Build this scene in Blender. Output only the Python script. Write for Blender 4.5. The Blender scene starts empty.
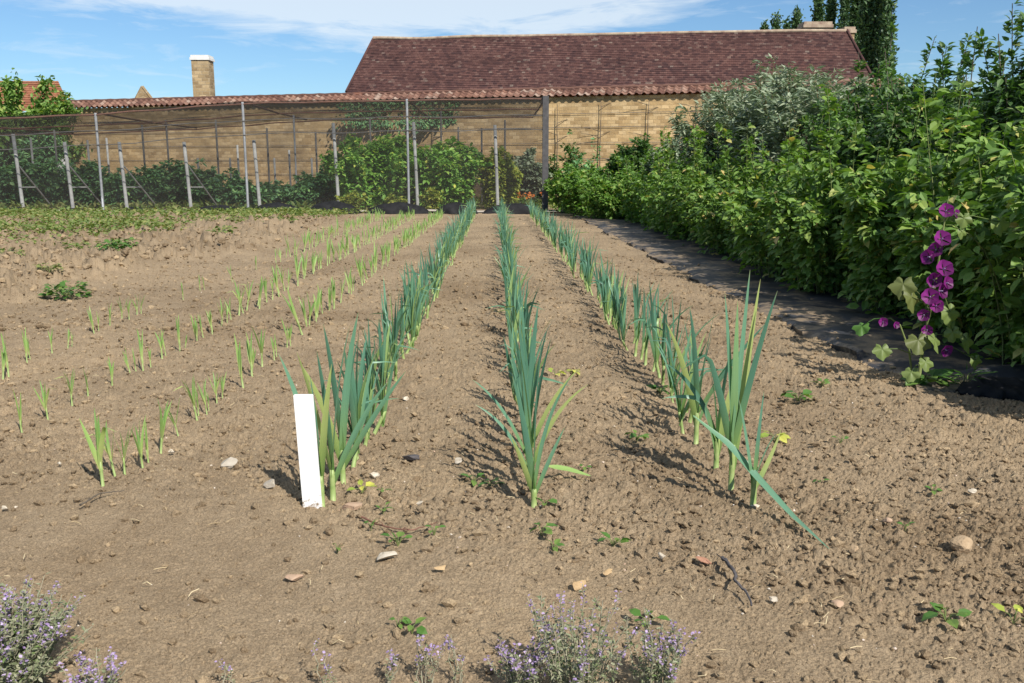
import bpy, math, random
import numpy as np
from mathutils import Vector

random.seed(11)
RNG = np.random.default_rng(11)
SC = bpy.context.scene
COL = SC.collection
R = math.radians

# ------------------------------------------------------------------ camera
CAM = np.array([0.0, 0.0, 1.30])
FPX, PITCH, YAW = 900.0, R(10.67), math.atan(15 / 900)
fw = np.array([math.sin(YAW) * math.cos(PITCH), math.cos(YAW) * math.cos(PITCH), -math.sin(PITCH)])
rt = np.array([math.cos(YAW), -math.sin(YAW), 0.0])
up = np.cross(rt, fw)


def ray(px, py):
    return fw + rt * (px - 512) / FPX + up * (341.5 - py) / FPX


def ground_at(px, py, z=0.0):
    d = ray(px, py)
    return CAM + d * ((z - CAM[2]) / d[2])


def at(px, py, Y):
    d = ray(px, py)
    return CAM + d * (Y / d[1])


cam = bpy.data.cameras.new('camera')
cam.lens = FPX * 36 / 1024
cam.sensor_width = 36
cam.clip_end = 3000
cam.clip_start = 0.05
cobj = bpy.data.objects.new('camera', cam)
cobj.location = CAM
cobj.rotation_euler = (math.pi / 2 - PITCH, 0, -YAW)
COL.objects.link(cobj)
SC.camera = cobj

# ------------------------------------------------------------------ light
SUN_EL = R(42)
SUN_DIR = np.array([0.50, -0.86]) / math.hypot(0.50, 0.86)      # ground direction towards the sun
sun = bpy.data.lights.new('sun', 'SUN')
sun.energy = 5.0
sun.angle = R(0.53)
sun.color = (1.0, 0.95, 0.87)
so = bpy.data.objects.new('sun', sun)
d = Vector((SUN_DIR[0] * math.cos(SUN_EL), SUN_DIR[1] * math.cos(SUN_EL), math.sin(SUN_EL)))
so.rotation_euler = d.to_track_quat('Z', 'Y').to_euler()
COL.objects.link(so)

W = bpy.data.worlds.new('World')
SC.world = W
W.use_nodes = True
nt = W.node_tree
bg = nt.nodes['Background']


def node(nt, kind, **kw):
    n = nt.nodes.new(kind)
    for k, v in kw.items():
        if k.startswith('i_'):
            n.inputs[k[2:].replace('_', ' ')].default_value = v
        else:
            setattr(n, k, v)
    return n


sky = node(nt, 'ShaderNodeTexSky')
sky.sky_type = 'NISHITA'
sky.sun_disc = False
sky.sun_elevation = SUN_EL
sky.sun_rotation = math.atan2(SUN_DIR[0], SUN_DIR[1])
sky.air_density = 1.0
sky.dust_density = 0.25
sky.ozone_density = 2.2
bg.inputs['Strength'].default_value = 0.066


def math_node(nt, op, a, b=None, c=None, clamp=False):
    n = nt.nodes.new('ShaderNodeMath')
    n.operation = op
    n.use_clamp = clamp
    for i, v in enumerate((a, b, c)):
        if v is None:
            continue
        if isinstance(v, (int, float)):
            n.inputs[i].default_value = v
        else:
            nt.links.new(v, n.inputs[i])
    return n.outputs[0]


# thin high cloud, laid out over the dome by direction
tc = nt.nodes.new('ShaderNodeTexCoord')
sep = nt.nodes.new('ShaderNodeSeparateXYZ')
nt.links.new(tc.outputs['Generated'], sep.inputs[0])
X, Y_, Z = sep.outputs
mp = node(nt, 'ShaderNodeMapping')
mp.inputs['Scale'].default_value = (3.0, 3.0, 16.0)
mp.inputs['Rotation'].default_value = (0, R(5), 0)
nt.links.new(tc.outputs['Generated'], mp.inputs['Vector'])
nz = node(nt, 'ShaderNodeTexNoise', i_Scale=2.6, i_Detail=9.0, i_Roughness=0.62, i_Distortion=0.6)
nt.links.new(mp.outputs[0], nz.inputs['Vector'])
# main veil: elevation above a slanted lower edge, fading out towards both sides
xm = math_node(nt, 'SUBTRACT', X, -0.10)
edge = math_node(nt, 'MULTIPLY_ADD', math_node(nt, 'MULTIPLY', xm, xm), 0.30, 0.126)
hgt = math_node(nt, 'MULTIPLY', math_node(nt, 'SUBTRACT', Z, edge), 42.0)
veil = math_node(nt, 'ADD', hgt, math_node(nt, 'MULTIPLY', math_node(nt, 'SUBTRACT', nz.outputs[0], 0.5), 4.2))
veil = math_node(nt, 'MULTIPLY', math_node(nt, 'MINIMUM', math_node(nt, 'MAXIMUM', veil, 0.0), 1.0), 0.66)
nz2 = node(nt, 'ShaderNodeTexNoise', i_Scale=4.5, i_Detail=6.0, i_Roughness=0.6, i_Distortion=0.6)
nt.links.new(mp.outputs[0], nz2.inputs['Vector'])
wisp = math_node(nt, 'MULTIPLY', math_node(nt, 'SUBTRACT', nz2.outputs[0], 0.54, clamp=True), 1.5, clamp=True)
front = math_node(nt, 'GREATER_THAN', Y_, -0.2)
cl = math_node(nt, 'MULTIPLY', math_node(nt, 'MAXIMUM', veil, wisp), front)
tint = node(nt, 'ShaderNodeMix', data_type='RGBA', blend_type='MULTIPLY')
tint.inputs[0].default_value = 1.0
nt.links.new(sky.outputs[0], tint.inputs[6])
tint.inputs[7].default_value = (0.82, 1.06, 1.27, 1)
mix = node(nt, 'ShaderNodeMix', data_type='RGBA')
nt.links.new(cl, mix.inputs[0])
nt.links.new(tint.outputs[2], mix.inputs[6])
mix.inputs[7].default_value = (9.6, 10.4, 10.9, 1)
nt.links.new(mix.outputs[2], bg.inputs['Color'])

SC.view_settings.view_transform = 'Standard'
SC.view_settings.look = 'None'
SC.view_settings.exposure = 0.50
SC.view_settings.gamma = 1.0
SC.render.engine = 'CYCLES'
SC.cycles.max_bounces = 6
SC.cycles.transparent_max_bounces = 24
SC.cycles.use_denoising = True


# ------------------------------------------------------------------ tagging
def tag(o, label=None, cat=None, group=None, kind=None):
    if label:
        o['label'] = label
    if cat:
        o['category'] = cat
    if group:
        o['group'] = group
    if kind:
        o['kind'] = kind
    return o


def empty(name, loc=(0, 0, 0), rz=0.0):
    o = bpy.data.objects.new(name, None)
    o.empty_display_size = 0.1
    o.location = loc
    o.rotation_euler = (0, 0, rz)
    COL.objects.link(o)
    return o


def copy_tree(o, parent=None):
    c = o.copy()
    COL.objects.link(c)
    if parent is not None:
        c.parent = parent
    for ch in list(o.children):
        copy_tree(ch, c)
    return c


# ------------------------------------------------------------------ mesh building
class Geo:
    def __init__(self):
        self.V, self.F, self.U, self.M, self.n = [], [], [], [], 0

    def add(self, V, F, uv=None, mat=0):
        V = np.asarray(V, dtype=np.float64).reshape(-1, 3)
        self.V.append(V)
        self.U.append(np.zeros((len(V), 2)) if uv is None else np.asarray(uv, dtype=np.float64).reshape(-1, 2))
        if isinstance(F, np.ndarray):
            self.F.append(F + self.n)
            self.M.append(np.full(len(F), mat))
        else:
            by = {}
            for f in F:
                by.setdefault(len(f), []).append(f)
            for k, fs in by.items():
                self.F.append(np.array(fs) + self.n)
                self.M.append(np.full(len(fs), mat))
        self.n += len(V)
        return self

    def box(self, lo, hi, rz=0.0, c=None, mat=0):
        lo, hi = np.array(lo, float), np.array(hi, float)
        V = np.array([[x, y, z] for z in (lo[2], hi[2]) for y in (lo[1], hi[1]) for x in (lo[0], hi[0])])
        if rz:
            ca, sa = math.cos(rz), math.sin(rz)
            V[:, :2] = V[:, :2] @ np.array([[ca, sa], [-sa, ca]])
        if c is not None:
            V += np.array(c)
        return self.add(V, [(0, 2, 3, 1), (4, 5, 7, 6), (0, 1, 5, 4), (2, 6, 7, 3), (0, 4, 6, 2), (1, 3, 7, 5)], mat=mat)

    def tube(self, P, rad, sides=5, mat=0, cap=True):
        P = np.asarray(P, float)
        n = len(P)
        rad = np.full(n, rad) if np.isscalar(rad) else np.asarray(rad, float)
        T = np.gradient(P, axis=0)
        T /= np.linalg.norm(T, axis=1)[:, None] + 1e-9
        ref = np.array([0.31, 0.95, 0.05]) if abs(T[0, 2]) > 0.7 else np.array([0.05, 0.1, 1.0])
        A = np.cross(T, ref)
        A /= np.linalg.norm(A, axis=1)[:, None] + 1e-9
        B = np.cross(T, A)
        th = np.arange(sides) * 2 * math.pi / sides
        V = P[:, None, :] + rad[:, None, None] * (A[:, None, :] * np.cos(th)[None, :, None] + B[:, None, :] * np.sin(th)[None, :, None])
        i = np.arange(n - 1)[:, None] * sides
        j = np.arange(sides)[None, :]
        k = (np.arange(sides)[None, :] + 1) % sides
        F = np.stack([i + j, i + k, i + sides + k, i + sides + j], -1).reshape(-1, 4)
        uv = np.stack([np.tile(np.arange(sides) / sides, n), np.repeat(np.linspace(0, 1, n), sides)], -1)
        self.add(V.reshape(-1, 3), F, uv, mat)
        if cap:
            self.F.append(np.array([list(range(sides))]) + self.n - n * sides)
            self.M.append(np.array([mat]))
            self.F.append(np.array([list(range(sides))]) + self.n - sides)
            self.M.append(np.array([mat]))
        return self

    def grid(self, P, uv=None, mat=0):
        """P: (rows, cols, 3)"""
        r, c = P.shape[:2]
        i = np.arange(r - 1)[:, None] * c
        j = np.arange(c - 1)[None, :]
        F = np.stack([i + j, i + j + 1, i + c + j + 1, i + c + j], -1).reshape(-1, 4)
        return self.add(P.reshape(-1, 3), F, uv, mat)

    def build(self, name, mats, parent=None, smooth=False, loc=None):
        me = bpy.data.meshes.new(name)
        V = np.concatenate(self.V)
        loops = np.concatenate([f.ravel() for f in self.F]).astype(np.int32)
        sizes = np.concatenate([np.full(len(f), f.shape[1]) for f in self.F]).astype(np.int32)
        me.vertices.add(len(V))
        me.vertices.foreach_set('co', V.astype(np.float32).ravel())
        me.loops.add(len(loops))
        me.loops.foreach_set('vertex_index', loops)
        me.polygons.add(len(sizes))
        me.polygons.foreach_set('loop_start', np.concatenate([[0], np.cumsum(sizes)[:-1]]).astype(np.int32))
        me.polygons.foreach_set('loop_total', sizes)
        me.polygons.foreach_set('material_index', np.concatenate(self.M).astype(np.int32))
        me.polygons.foreach_set('use_smooth', np.full(len(sizes), smooth))
        uvl = me.uv_layers.new(name='uv')
        uvl.data.foreach_set('uv', np.concatenate(self.U)[loops].astype(np.float32).ravel())
        for m in (mats if isinstance(mats, (list, tuple)) else [mats]):
            me.materials.append(m)
        me.update(calc_edges=True)
        me.validate()
        o = bpy.data.objects.new(name, me)
        COL.objects.link(o)
        if parent is not None:
            o.parent = parent
        if loc is not None:
            o.location = loc
        return o


# ------------------------------------------------------------------ noise in numpy
def _hash(ix, iy, s):
    h = (ix.astype(np.int64) * 374761393 + iy.astype(np.int64) * 668265263 + s * 1274126177) & 0xffffffff
    h = ((h ^ (h >> 13)) * 1274126177) & 0xffffffff
    return ((h ^ (h >> 16)) & 0xffffff) / float(0xffffff)


def vnoise(x, y, s=0):
    ix, iy = np.floor(x), np.floor(y)
    fx, fy = x - ix, y - iy
    fx, fy = fx * fx * (3 - 2 * fx), fy * fy * (3 - 2 * fy)
    a, b, c, e = _hash(ix, iy, s), _hash(ix + 1, iy, s), _hash(ix, iy + 1, s), _hash(ix + 1, iy + 1, s)
    return (a * (1 - fx) + b * fx) * (1 - fy) + (c * (1 - fx) + e * fx) * fy - 0.5


def domes(x, y, s, amount=1.0, rmin=0.25, rmax=0.75):
    """lumps: one rounded crumb per cell, of its own size and place; heights in cell units"""
    ix, iy = np.floor(x), np.floor(y)
    best = np.zeros_like(x)
    for dx in (-1, 0, 1):
        for dy in (-1, 0, 1):
            cx, cy = ix + dx, iy + dy
            rr = rmin + (rmax - rmin) * _hash(cx, cy, s + 7) ** 2
            rr = np.where(_hash(cx, cy, s + 9) < amount, rr, 0.0)
            ang = _hash(cx, cy, s + 3) * 3.14
            sq = 0.65 + 0.35 * _hash(cx, cy, s + 4)
            ux, uy = x - (cx + _hash(cx, cy, s)), y - (cy + _hash(cx, cy, s + 1))
            vx, vy = ux * np.cos(ang) + uy * np.sin(ang), (-ux * np.sin(ang) + uy * np.cos(ang)) / sq
            best = np.maximum(best, np.sqrt(np.maximum(rr * rr - vx * vx - vy * vy, 0)))
    return best


def smooth_step(a, b, x):
    t = np.clip((x - a) / (b - a), 0, 1)
    return t * t * (3 - 2 * t)


def rough_bed(x, y):
    ex = np.interp(y, [7, 9.2, 15, 22.5], [-5.4, -4.9, -4.1, -4.0])
    return smooth_step(0.15, -0.5, x - ex + 0.5 * vnoise(x * 1.2, y * 1.2, 8)) * smooth_step(7.0, 9.0, y) * (1 - smooth_step(25, 27, y))



def trodden(x, y):
    """1 on the trodden strip at the near side"""
    e = 2.95 - 0.45 * x + 0.5 * vnoise(x * 1.1, y * 1.1, 5)
    return 1 - smooth_step(e - 0.35, e + 0.35, y)


def low(x, y):
    x, y = np.asarray(x, float), np.asarray(y, float)
    z = 0.035 * vnoise(x * 1.7, y * 1.7, 1) + 0.03 * vnoise(x * 0.5 + 9, y * 0.5, 2)
    z += rough_bed(x, y) * (0.10 + 0.16 * vnoise(x * 1.3, y * 1.3, 3))
    return z


def high(x, y):
    tr = trodden(x, y)
    loose = 1 - 0.85 * tr
    rb = rough_bed(x, y)
    patch = smooth_step(-0.25, 0.25, vnoise(x * 2.3, y * 2.3, 31)) * 0.8 + 0.45
    wx, wy = x + 0.03 * vnoise(x * 22, y * 22, 51) + 0.008 * vnoise(x * 70, y * 70, 53), y + 0.03 * vnoise(x * 22, y * 22, 52) + 0.008 * vnoise(x * 70, y * 70, 54)
    z = 0.014 * vnoise(x * 6, y * 6, 11) * loose + 0.012 * vnoise(x * 15, y * 15, 12) * loose
    c1 = domes(wx * 12, wy * 12, 20, 0.26, 0.10, 0.46) / 12 * 0.75
    c2 = domes(wx * 27, wy * 27, 21, 0.45, 0.15, 0.55) / 27 * 0.9
    c3 = domes(wx * 48, wy * 48, 22, 0.65, 0.2, 0.58) / 48 * 1.25
    c4 = domes(wx * 95, wy * 95, 23, 0.7, 0.22, 0.62) / 95 * 1.05
    z += np.maximum(np.maximum(c1, c2) * loose * patch, c3 * (1 - 0.62 * tr)) + c4 * (1 - 0.25 * tr)
    z += 0.014 * vnoise(x * 8, y * 1.3, 17) * loose + 0.010 * vnoise(x * 2.2 + 3, y * 9, 18) * loose
    crag = 0.010 * np.abs(vnoise(x * 38, y * 38, 13)) + 0.006 * np.abs(vnoise(x * 85, y * 85, 14)) + 0.004 * vnoise(x * 170, y * 170, 15)
    z -= crag * (1 - 0.45 * tr)
    big = np.maximum(domes(wx * 3.4, wy * 3.4, 24, 0.55, 0.15, 0.5) / 3.4 * 0.75, domes(wx * 7, wy * 7, 25, 0.7, 0.2, 0.58) / 7 * 0.95)
    z += rb * (1.7 * big + 0.08 * vnoise(x * 4, y * 4, 26) - 0.05 * np.abs(vnoise(x * 9, y * 9, 27)))
    return z - 0.010


# ------------------------------------------------------------------ materials
def new_mat(name):
    m = bpy.data.materials.new(name)
    m.use_nodes = True
    n = m.node_tree
    return m, n, n.nodes['Principled BSDF'], n.nodes['Material Output']


def ramp(n, fac, stops):
    r = n.nodes.new('ShaderNodeValToRGB')
    while len(r.color_ramp.elements) > 1:
        r.color_ramp.elements.remove(r.color_ramp.elements[-1])
    r.color_ramp.elements[0].position = stops[0][0]
    r.color_ramp.elements[0].color = (*stops[0][1], 1)
    for p, c in stops[1:]:
        e = r.color_ramp.elements.new(p)
        e.color = (*c, 1)
    n.links.new(fac, r.inputs[0])
    return r.outputs[0]


def noise(n, scale, detail=4, rough=0.55, coord='Object', dist=0.0, vec=None):
    if vec is None:
        t = n.nodes.new('ShaderNodeTexCoord')
        vec = t.outputs[coord]
    z = node(n, 'ShaderNodeTexNoise', i_Scale=scale, i_Detail=detail, i_Roughness=rough, i_Distortion=dist)
    n.links.new(vec, z.inputs['Vector'])
    return z.outputs[0]


def mixc(n, fac, a, b, blend='MIX'):
    m = node(n, 'ShaderNodeMix', data_type='RGBA', blend_type=blend)
    for s, v in ((0, fac), (6, a), (7, b)):
        if isinstance(v, (int, float)):
            m.inputs[s].default_value = v
        elif isinstance(v, tuple):
            m.inputs[s].default_value = (*v, 1)
        else:
            n.links.new(v, m.inputs[s])
    return m.outputs[2]


def bump(n, bsdf, height, strength, dist=0.01):
    b = node(n, 'ShaderNodeBump')
    b.inputs['Strength'].default_value = strength
    b.inputs['Distance'].default_value = dist
    n.links.new(height, b.inputs['Height'])
    n.links.new(b.outputs[0], bsdf.inputs['Normal'])


def plain(name, stops, scale=20, rough=0.7, metallic=0.0, bump_s=0.0, coord='Object', spec=0.3):
    m, n, b, o = new_mat(name)
    f = noise(n, scale, coord=coord)
    n.links.new(ramp(n, f, stops), b.inputs['Base Color'])
    b.inputs['Roughness'].default_value = rough
    b.inputs['Metallic'].default_value = metallic
    b.inputs['Specular IOR Level'].default_value = spec
    if bump_s:
        bump(n, b, noise(n, scale * 3, coord=coord), bump_s)
    return m


def leaf_mat(name, stops, transl=0.3, tcol=(1.4, 1.5, 0.5), rough=0.5, spec=0.35, along=None):
    """foliage: colour differs from leaf to leaf; a share of the light passes through"""
    m, n, b, o = new_mat(name)
    g = n.nodes.new('ShaderNodeNewGeometry')
    c = ramp(n, g.outputs['Random Per Island'], stops)
    if along is not None:                                    # root-to-tip colour of a strap leaf
        uv = n.nodes.new('ShaderNodeUVMap')
        sp = n.nodes.new('ShaderNodeSeparateXYZ')
        n.links.new(uv.outputs[0], sp.inputs[0])
        mr = node(n, 'ShaderNodeMapRange')
        n.links.new(sp.outputs[1], mr.inputs[0])
        mr.inputs[1].default_value, mr.inputs[2].default_value = along[1], along[2]
        c = mixc(n, mr.outputs[0], along[0], c)
        vv = node(n, 'ShaderNodeVectorMath', operation='MULTIPLY')
        n.links.new(uv.outputs[0], vv.inputs[0])
        vv.inputs[1].default_value = (9.0, 0.6, 1)
        ln_ = noise(n, 2.0, 3, 0.6, vec=vv.outputs[0])
        c = mixc(n, 0.8, c, ramp(n, ln_, [(0.3, (0.72, 0.76, 0.76)), (0.55, (1, 1, 1)), (0.75, (1.25, 1.18, 1.1))]), 'MULTIPLY')
        tip = node(n, 'ShaderNodeMapRange')
        n.links.new(sp.outputs[1], tip.inputs[0])
        tip.inputs[1].default_value, tip.inputs[2].default_value = 0.93, 1.0
        c = mixc(n, math_node(n, 'MULTIPLY', tip.outputs[0], 0.6), c, (0.30, 0.27, 0.12))
    n.links.new(c, b.inputs['Base Color'])
    b.inputs['Roughness'].default_value = rough
    b.inputs['Specular IOR Level'].default_value = spec
    t = n.nodes.new('ShaderNodeBsdfTranslucent')
    n.links.new(mixc(n, 1.0, c, tcol, 'MULTIPLY'), t.inputs[0])
    x = n.nodes.new('ShaderNodeMixShader')
    x.inputs[0].default_value = transl
    n.links.new(b.outputs[0], x.inputs[1])
    n.links.new(t.outputs[0], x.inputs[2])
    n.links.new(x.outputs[0], o.inputs[0])
    return m


M = {}


def soil_mat(name, lift=1.0, each=False):
    m, n, b, o = new_mat(name)
    big = noise(n, 0.9, 5, 0.6)
    mid = noise(n, 9, 6, 0.65)
    fine = noise(n, 130, 5, 0.7)
    c = ramp(n, mid, [(0.25, (0.177 * lift, 0.130 * lift, 0.083 * lift)), (0.5, (0.239 * lift, 0.180 * lift, 0.115 * lift)), (0.75, (0.304 * lift, 0.234 * lift, 0.155 * lift))])
    c = mixc(n, math_node(n, 'MULTIPLY', big, 0.75), c, (0.299 * lift, 0.225 * lift, 0.144 * lift))
    g = ramp(n, fine, [(0.32, (0.50, 0.47, 0.45)), (0.5, (1, 1, 1)), (0.68, (1.40, 1.38, 1.34))])
    c = mixc(n, 0.8, c, g, 'MULTIPLY')
    # damper and drier stretches of the bed
    pt = noise(n, 0.55, 4, 0.6, dist=0.4)
    c = mixc(n, 0.85, c, ramp(n, pt, [(0.34, (0.78, 0.75, 0.72)), (0.5, (1, 1, 1)), (0.64, (1.16, 1.15, 1.13))]), 'MULTIPLY')
    if each:
        gm = n.nodes.new('ShaderNodeNewGeometry')
        c = mixc(n, 0.9, c, ramp(n, gm.outputs['Random Per Island'], [(0.0, (0.66, 0.62, 0.58)), (0.4, (0.95, 0.94, 0.92)), (0.8, (1.15, 1.14, 1.10)), (1.0, (1.4, 1.38, 1.32))]), 'MULTIPLY')
    gr = noise(n, 240, 3, 0.7)
    c = mixc(n, 0.9, c, ramp(n, gr, [(0.36, (0.52, 0.49, 0.46)), (0.46, (1, 1, 1)), (0.60, (1.0, 1.0, 1.0)), (0.68, (1.3, 1.28, 1.24))]), 'MULTIPLY')
    sp = noise(n, 420, 2, 0.5)
    c = mixc(n, ramp(n, sp, [(0.70, (0, 0, 0)), (0.73, (0.65, 0.65, 0.65))]), c, (0.62, 0.55, 0.44))
    n.links.new(c, b.inputs['Base Color'])
    b.inputs['Roughness'].default_value = 0.95
    b.inputs['Specular IOR Level'].default_value = 0.1
    bump(n, b, math_node(n, 'ADD', fine, noise(n, 260, 3, 0.6)), 0.7, 0.006)
    return m


M['soil'] = soil_mat('soil')
M['clod'] = soil_mat('clod_soil', 1.0, True)
M['field'] = plain('field_grass', [(0.3, (0.06, 0.10, 0.03)), (0.7, (0.12, 0.14, 0.05))], 0.6, 0.95)
M['pebble'] = leaf_mat('pebble_chips', [(0.0, (0.42, 0.35, 0.27)), (0.45, (0.50, 0.44, 0.36)), (0.8, (0.38, 0.24, 0.16)), (1, (0.62, 0.58, 0.52))], 0.0, rough=0.8)
LEEK_BASE = (0.36, 0.42, 0.17)
M['leek_leaf'] = leaf_mat('leek_leaf', [(0.0, (0.067, 0.164, 0.110)), (0.45, (0.110, 0.240, 0.160)), (0.75, (0.149, 0.282, 0.165)), (0.93, (0.192, 0.311, 0.116)), (1.0, (0.408, 0.399, 0.126))], 0.26, (1.2, 1.5, 0.75), 0.42, 0.5, along=((0.17, 0.27, 0.075), 0.0, 0.45))
M['leek_stem'] = plain('leek_stem', [(0.3, (0.20, 0.28, 0.085)), (0.7, (0.30, 0.36, 0.14))], 30, 0.5)
M['seed_leaf'] = leaf_mat('seedling_leaf', [(0.0, (0.183, 0.319, 0.103)), (0.6, (0.269, 0.402, 0.121)), (0.88, (0.403, 0.449, 0.156)), (1.0, (0.635, 0.544, 0.313))], 0.3, (1.2, 1.4, 0.6), 0.5, 0.3, along=((0.44, 0.46, 0.18), 0.0, 0.45))
M['rasp'] = leaf_mat('raspberry_leaf', [(0.0, (0.079, 0.148, 0.036)), (0.45, (0.123, 0.221, 0.045)), (0.85, (0.186, 0.289, 0.063)), (0.97, (0.294, 0.352, 0.092)), (1.0, (0.549, 0.386, 0.151))], 0.30, (1.3, 1.5, 0.5), 0.55, 0.3)
M['rasp_far'] = leaf_mat('currant_leaf', [(0.0, (0.078, 0.155, 0.028)), (0.5, (0.116, 0.227, 0.038)), (0.9, (0.194, 0.298, 0.064)), (1.0, (0.337, 0.337, 0.078))], 0.3, (1.3, 1.6, 0.4))
M['apple'] = leaf_mat('apple_leaf', [(0.0, (0.048, 0.099, 0.033)), (0.6, (0.082, 0.155, 0.048)), (0.95, (0.135, 0.209, 0.067)), (1.0, (0.209, 0.239, 0.095))], 0.28, (1.3, 1.6, 0.45))
M['silver'] = leaf_mat('silver_leaf', [(0.0, (0.112, 0.160, 0.093)), (0.5, (0.198, 0.245, 0.153)), (1.0, (0.331, 0.367, 0.248))], 0.2, (1.1, 1.3, 0.8))
M['cage_leaf'] = leaf_mat('cage_bush_leaf', [(0.0, (0.138, 0.285, 0.060)), (0.6, (0.248, 0.457, 0.090)), (0.9, (0.396, 0.570, 0.124)), (1.0, (0.744, 0.718, 0.148))], 0.3, (1.3, 1.6, 0.4))
M['dark_leaf'] = leaf_mat('dark_bush_leaf', [(0.0, (0.076, 0.174, 0.076)), (0.7, (0.146, 0.305, 0.121)), (1.0, (0.269, 0.437, 0.153))], 0.22, (1.2, 1.5, 0.5))
M['yellow_leaf'] = leaf_mat('yellowing_leaf', [(0.0, (0.169, 0.260, 0.046)), (0.6, (0.338, 0.390, 0.065)), (1.0, (0.546, 0.520, 0.104))], 0.3, (1.3, 1.4, 0.4))
M['poplar'] = leaf_mat('poplar_leaf', [(0.0, (0.033, 0.069, 0.026)), (0.7, (0.063, 0.123, 0.045)), (1.0, (0.105, 0.172, 0.067))], 0.2, (1.2, 1.5, 0.5))
M['weed'] = leaf_mat('weed_leaf', [(0.0, (0.043, 0.109, 0.020)), (0.6, (0.078, 0.172, 0.031)), (1.0, (0.148, 0.226, 0.047))], 0.3, (1.3, 1.5, 0.4))
M['weed_mat'] = leaf_mat('weed_cover_leaf', [(0.0, (0.095, 0.149, 0.035)), (0.6, (0.158, 0.209, 0.055)), (1.0, (0.284, 0.260, 0.100))], 0.3, (1.3, 1.5, 0.4))
M['herb'] = leaf_mat('herb_leaf', [(0.0, (0.129, 0.151, 0.074)), (0.5, (0.215, 0.235, 0.133)), (0.85, (0.310, 0.302, 0.207)), (1.0, (0.103, 0.168, 0.037))], 0.2, (1.1, 1.2, 0.7))
M['herb_flower'] = leaf_mat('lilac_flower', [(0.0, (0.258, 0.168, 0.353)), (0.5, (0.386, 0.286, 0.470)), (1.0, (0.534, 0.420, 0.588))], 0.3, (1.1, 1.0, 1.3))
M['herb_stem'] = plain('herb_stem', [(0.3, (0.20, 0.17, 0.12)), (0.7, (0.30, 0.29, 0.20))], 40, 0.8)
M['mallow_petal'] = leaf_mat('mallow_petal', [(0.0, (0.066, 0.004, 0.059)), (0.6, (0.127, 0.007, 0.109)), (1.0, (0.242, 0.022, 0.209))], 0.32, (1.4, 0.8, 1.35))
M['mallow_leaf'] = leaf_mat('mallow_leaf', [(0.0, (0.085, 0.140, 0.032)), (0.5, (0.145, 0.200, 0.056)), (1.0, (0.212, 0.250, 0.088))], 0.3, (1.2, 1.3, 0.5))
M['mallow_leaf_dull'] = leaf_mat('mallow_leaf_dull', [(0.0, (0.085, 0.116, 0.032)), (1.0, (0.145, 0.158, 0.048))], 0.3, (1.2, 1.2, 0.5))
M['orange_petal'] = leaf_mat('orange_petal', [(0.0, (0.55, 0.12, 0.02)), (1.0, (0.75, 0.25, 0.03))], 0.3)
M['cane'] = plain('cane_bark', [(0.3, (0.10, 0.075, 0.035)), (0.7, (0.17, 0.13, 0.06))], 25, 0.8)
M['green_cane'] = plain('green_cane', [(0.3, (0.09, 0.13, 0.035)), (0.7, (0.18, 0.20, 0.07))], 25, 0.7)
M['bark'] = plain('bark', [(0.3, (0.06, 0.048, 0.035)), (0.7, (0.13, 0.105, 0.08))], 14, 0.9, bump_s=0.5)
M['white_plastic'] = plain('white_plastic', [(0.3, (0.80, 0.80, 0.79)), (0.7, (0.84, 0.84, 0.83))], 6, 0.45, spec=0.4)
def marker_mat():
    m, n, b, o = new_mat('marker_plastic')
    t = n.nodes.new('ShaderNodeTexCoord')
    sp = n.nodes.new('ShaderNodeSeparateXYZ')
    n.links.new(t.outputs['Object'], sp.inputs[0])
    f = math_node(n, 'SUBTRACT', noise(n, 70, 4, 0.65), math_node(n, 'MULTIPLY_ADD', sp.outputs[2], 3.2, 0.47))
    f = math_node(n, 'MULTIPLY', f, 7.0, clamp=True)
    g = ramp(n, noise(n, 9, 5, 0.6), [(0.35, (0.72, 0.71, 0.68)), (0.65, (0.80, 0.80, 0.79))])
    n.links.new(mixc(n, f, g, (0.25, 0.185, 0.12)), b.inputs['Base Color'])
    b.inputs['Roughness'].default_value = 0.5
    return m


M['marker'] = marker_mat()
M['galv'] = plain('galvanised_steel', [(0.3, (0.26, 0.27, 0.28)), (0.7, (0.38, 0.39, 0.40))], 12, 0.6, 0.2)
M['pale_wood'] = plain('weathered_wood', [(0.3, (0.28, 0.28, 0.27)), (0.7, (0.42, 0.42, 0.40))], 8, 0.85)
M['dark_post'] = plain('dark_post', [(0.3, (0.05, 0.048, 0.05)), (0.7, (0.085, 0.08, 0.08))], 8, 0.7)
M['rust_rail'] = plain('rusty_rail', [(0.3, (0.12, 0.055, 0.035)), (0.7, (0.20, 0.10, 0.07))], 8, 0.8)
M['wire'] = plain('wire', [(0.3, (0.10, 0.095, 0.09)), (0.7, (0.18, 0.17, 0.16))], 8, 0.6)
M['black_plastic'] = plain('black_plastic', [(0.3, (0.008, 0.008, 0.009)), (0.7, (0.018, 0.018, 0.019))], 6, 0.75, spec=0.15)
M['render_white'] = plain('limewash', [(0.3, (0.55, 0.54, 0.52)), (0.7, (0.66, 0.65, 0.62))], 3, 0.9)


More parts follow.
